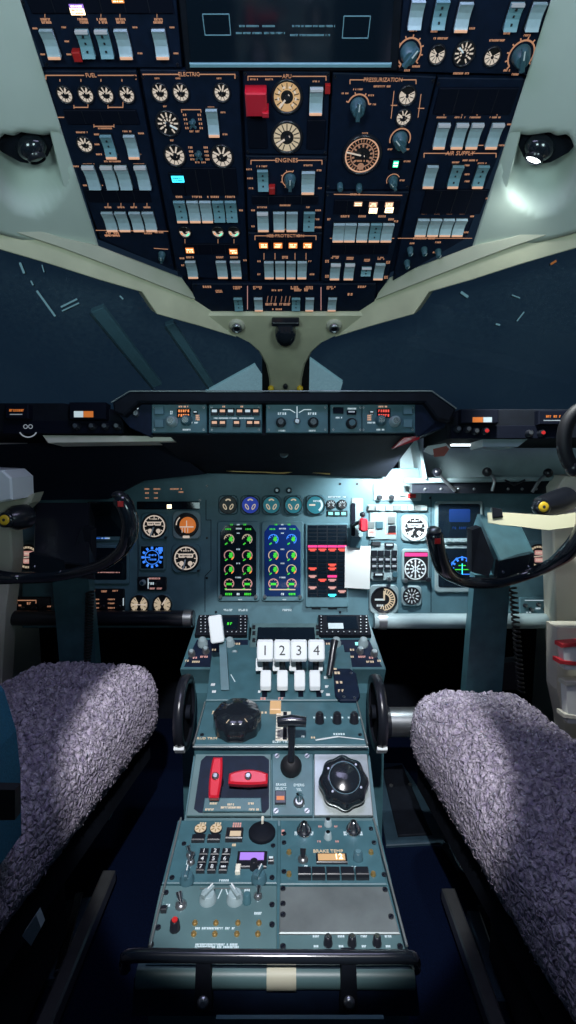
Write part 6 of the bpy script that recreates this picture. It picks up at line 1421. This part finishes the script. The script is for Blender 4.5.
def cushion(parent, name, corners, z0, z1, rad, crown, seed, base):
    """woolly pad over a four-cornered footprint: corners inner-front, outer-front, outer-rear, inner-rear (x, d)"""
    bm = bmesh.new(); bmesh.ops.create_cube(bm, size=2.0)
    NXY = 150
    bmesh.ops.subdivide_edges(bm, edges=bm.edges[:], cuts=NXY, use_grid_fill=True)
    c = [Vector((x, d)) for x, d in corners]; W = ((c[1] - c[0]).length + (c[2] - c[3]).length) / 2; D = ((c[3] - c[0]).length + (c[2] - c[1]).length) / 2; H = z1 - z0
    hs = Vector((W / 2, D / 2, H / 2)); off = Vector((seed * 3.1, seed * 1.7, 0))
    for v in bm.verts:
        p = Vector((v.co.x * hs.x, v.co.y * hs.y, v.co.z * hs.z)); r = Vector((rad[0], rad[0], rad[1]))
        q = Vector([max(-(hs[i] - r[i]), min(hs[i] - r[i], p[i])) for i in range(3)]); d = Vector([(p[i] - q[i]) / r[i] for i in range(3)])
        nrm = Vector((0, 0, 1))
        if d.length > 1e-6:
            dn = d.normalized(); m_ = max(abs(d.x), abs(d.y), abs(d.z)); p = q + Vector([dn[i] * m_ * r[i] for i in range(3)]); nrm = Vector([dn[i] / r[i] for i in range(3)]).normalized()
        if p.z > 0: p.z += crown * (1 - (p.x / hs.x) ** 2) * (1 - .5 * (p.y / hs.y) ** 2)
        s_ = (p.x / hs.x + 1) / 2; t = (p.y / hs.y + 1) / 2          # s 0 inner .. 1 outer, t 0 front .. 1 rear
        w = p + off
        f1 = noise.noise(w * 14); f2 = noise.noise(w * 46 + Vector((f1, f1, 0)) * .5); vd = noise.voronoi(w * 50 + Vector((f2, f1, f2)) * .9)[0]
        e_ = min(.42, vd[1] - vd[0]); disp = .007 * f1 + .0035 * f2 + .030 * (math.sqrt(e_) - .45)
        p = p + nrm * disp
        xy = (c[0] * (1 - s_) + c[1] * s_) * (1 - t) + (c[3] * (1 - s_) + c[2] * s_) * t
        v.co = Vector((xy.x, xy.y, (z0 + z1) / 2 + p.z)) - base + Vector((nrm.x * disp, nrm.y * disp, 0)) * .0
    me = bpy.data.meshes.new(name); bm.normal_update(); bmesh.ops.recalc_face_normals(bm, faces=bm.faces[:]); bm.to_mesh(me); bm.free()
    for p in me.polygons: p.use_smooth = True
    me.materials.append(M['sheepskin']); o = bpy.data.objects.new(name, me); COL.objects.link(o); o.parent = parent; return o
def tufts(parent, src, count, seed):
    """curly locks standing off the pile, one mesh"""
    rnd = random.Random(seed); me = src.data; polys = me.polygons; mb = MB(); n = len(polys)
    for _ in range(count):
        p = polys[rnd.randrange(n)]
        if p.normal.z < -.4: continue
        c = Vector(p.center); nn = p.normal.copy(); t1 = nn.orthogonal().normalized(); t1 = Matrix.Rotation(rnd.random() * 6.28, 3, nn) @ t1; b = nn.cross(t1)
        L_ = rnd.uniform(.004, .009); r = rnd.uniform(.0008, .0014); pts = []
        for k in range(4):
            q = k / 3; pts.append(c + nn * (L_ * (q - .45 * q * q) - .001) + t1 * (L_ * .75 * q * q))
        vs = []
        for k, pt in enumerate(pts):
            rr = r * (1, 1.1, .8, .25)[k]
            for j in range(3): a = 2.094 * j; vs.append(pt + (b * math.cos(a) + nn.cross(b) * math.sin(a) * .6 + nn * math.sin(a) * .4) * rr)
        mb.add(vs, [(3 * k + j, 3 * k + (j + 1) % 3, 3 * k + 3 + (j + 1) % 3, 3 * k + 3 + j) for k in range(3) for j in range(3)], 'sheepskin', True)
    o = mb.build('wool_pile', parent); return tag(o, kind='stuff')
def seat(sd, label, corners, zt):
    bx = sum(c[0] for c in corners) / 4; by = sum(c[1] for c in corners) / 4; base = Vector((bx, by, 0))
    o = empty('pilot_seat', label, 'seat', base, 'pilot seats')
    pad = cushion(o, 'sheepskin_cushion', corners, zt - .20, zt, (.075, .08), .02, sd, base); tufts(o, pad, 9000, 5 + sd)
    # pan, frame, legs and rails
    mb = MB(); c = [(x - bx, d - by) for x, d in corners]; c = [(x * .86, d * .9) for x, d in c]
    mb.prism(c, zt - .25, zt - .17, 'black_matte', .01); mb.build('seat_pan', o)
    mb = MB(); mb.box(0, -.05, .22, .30, .05, zt - .24, 'black_matte', .02); mb.build('pedestal_post', o)
    mb = MB(); mb.box(-.14 * 1, -.05, .03, .62, .02, .05, 'steel', .004); mb.build('runner', o); mb = MB(); mb.box(.14, -.05, .03, .62, .02, .05, 'steel', .004); mb.build('runner', o)
    return o, base
sr, br = seat(1, 'right pilot seat covered in grey lavender sheepskin', [(.300, 1.225), (.60, 1.215), (.74, .34), (.40, .34)], .45)
sl, bl = seat(-1, 'left pilot seat covered in grey lavender sheepskin with a bright lit edge', [(-.318, 1.24), (-.66, 1.24), (-.86, .42), (-.445, .42)], .515)
# seat backs (just outside the picture) shade the cushions; the left one shows its blue edge
for o, b, pts, mm in ((sr, br, [(.40, .40), (.86, .40), (.86, .26), (.40, .26)], 'seat_blue'), (sl, bl, [(-.455, .66), (-.90, .62), (-.90, .46), (-.47, .50)], 'seat_blue')):
    mb = MB(); mb.prism([(x - b.x, d - b.y) for x, d in pts], .50, 1.22, mm, .03); mb.build('backrest', o)
xzf = Frame((0, .60, 0), (0, 0, 1)); mb = MB()
mb.prism([(-.80, .50), (-.385, .50), (-.380, .60), (-.382, .66), (-.395, .72), (-.43, .77), (-.52, .80), (-.80, .80)], -.06, .06, 'seat_blue', .02)
q = mb.build('backrest_wing', sl); q.matrix_local = Matrix.Translation(-bl) @ xzf.mat(xzf.O)
# ================================================================ floor fittings by the right seat
fl = empty('floor_plate', 'teal metal floor plate beside the right side of the pedestal', 'plate', atz(420, 820, 0))
def flo(pts): return [(q.x - fl.location.x, q.y - fl.location.y) for q in (atz(x, y, 0) for x, y in pts)]
mb = MB(); mb.prism(flo([(374, 765), (402, 765), (470, 868), (458, 872), (440, 845), (386, 848)]), 0, .008, 'floor_teal', .002); mb.build('plate', fl)
mb = MB(); mb.prism(flo([(382, 772), (402, 768), (432, 838), (398, 840)]), .008, .014, 'black_matte', .002)
for x, y in ((391, 790), (410, 789)):
    q = atz(x, y, 0); mb.cyl(q.x - fl.location.x, q.y - fl.location.y, .006, .013, .017, 'steel', 12)
mb.build('tread', fl)
o = empty('adjusting_lever', 'bent chrome lever under the edge of the right seat', 'lever', atz(462, 868, .02)); io = Matrix.Translation(-o.location)
mb = MB(); mb.tube(spline([io @ atz(x, y, z) for x, y, z in ((448, 838, .03), (460, 866, .015), (468, 871, .015), (469, 850, .04), (462, 832, .08))]), .006, 'chrome', 10); mb.build('rod', o); mb = MB(); mb.ball(io @ atz(448, 838, .03), .013, 'black_plastic', 12); mb.build('pivot', o); adopt(o, sr)
def rail(label, pts, w):
    o = empty('seat_rail', label, 'rail', atz(*pts[0], 0), 'floor seat rails'); io = Matrix.Translation(-o.location); a, b = [io @ atz(x, y, 0) for x, y in pts]; d = (b - a).normalized(); nn = Vector((-d.y, d.x, 0)) * w
    mb = MB(); mb.prism([tuple((a + nn).xy), tuple((a - nn).xy), tuple((b - nn).xy), tuple((b + nn).xy)], .001, .02, 'floor_teal', .003); mb.build('base', o)
    mb = MB(); mb.prism([tuple((a + nn * .3).xy), tuple((a - nn * .3).xy), tuple((b - nn * .3).xy), tuple((b + nn * .3).xy)], .02, .034, 'chrome', .002); mb.build('track', o)
rail('worn metal seat rail on the floor beside the right seat', [(480, 918), (512, 1010)], .03)
rail('dark metal seat rail on the floor beside the left seat', [(80, 905), (60, 985)], .03)
o = empty('cross_tube', 'short grey horizontal tube between the pedestal and the right seat', 'tube', at(395, 722, 1.27)); io = Matrix.Translation(-o.location)
mb = MB(); mb.tube([io @ at(372, 722, 1.27), io @ at(470, 722, 1.27)], .038, 'steel', 20); mb.build('tube', o); mb = MB(); mb.tube([io @ at(384, 722, 1.27), io @ at(389, 722, 1.27)], .041, 'black_plastic', 20); mb.build('end_collar', o)
o = empty('belt_buckle', 'pale square belt tab hanging under the left seat', 'buckle', at(30, 930, .62)); io = Matrix.Translation(-o.location)
mb = MB(); A = [at(x, y, .62) for x, y in ((22, 936), (36, 915), (41, 928), (31, 946))]; mb.hexa([io @ q for q in A], [io @ (q + Vector((0, .012, 0))) for q in A], 'panel_grey'); mb.build('tab', o); adopt(o, sl)
o = empty('seat_armrest', 'black strap lying across the blue edge of the left seat back', 'strap', at(4, 805, .52)); io = Matrix.Translation(-o.location)
mb = MB(); A = [at(x, y, .52) for x, y in ((-60, 788), (15, 790), (15, 820), (-60, 822))]; mb.hexa([io @ q for q in A], [io @ (q + Vector((0, .012, 0))) for q in A], 'rubber'); mb.build('strap', o)
o.name = 'belt_strap'; adopt(o, sl)

# ================================================================ light
W = bpy.data.worlds.new('night'); S.world = W; W.use_nodes = True
bg = W.node_tree.nodes['Background']; bg.inputs['Color'].default_value = (.15, .32, .60, 1); bg.inputs['Strength'].default_value = .046
fl_ = at(408, 462, 1.24)
light('flood_lamp', 'SPOT', fl_, 11, (.86, .96, 1), MP.pt(392, 530), spot_size=R(125), spot_blend=.6, shadow_soft_size=.015)
light('bay_lamp', 'AREA', Vector((.56, 1.38, 1.09)), 7, (.86, .96, 1), Vector((.53, 1.52, 1.0)), shape='RECTANGLE', size=.12, size_y=.02)
light('reading_spot', 'SPOT', LAMP_POS, 0.45, (.88, 1, .98), LAMP_POS + LAMP_DIR * .3, spot_size=R(150), spot_blend=1.0, shadow_soft_size=.02)
light('reading_beam', 'SPOT', LAMP_POS, 26, (.95, 1, .97), at(562, 560, 1.22), spot_size=R(46), spot_blend=.7, shadow_soft_size=.02)
light('aisle_downlight', 'SPOT', (.0, -.4, 1.95), 150, (.97, .97, 1), (0, .97, .47), spot_size=R(25), spot_blend=.15, shadow_soft_size=.02)
for sx in (-1, 1): light('cabin_fill', 'SPOT', (sx * .55, -.5, 1.15), 30, (.66, .92, .95), (-sx * .05, .6, 1.75), spot_size=R(92), spot_blend=.9, shadow_soft_size=.2)
light('overhead_fill', 'AREA', (0, .62, 1.74), 3.8, (.64, .64, 1.0), (0, .8, .5), shape='DISK', size=.5)  # added soft fill for the seats, no fixture behind it
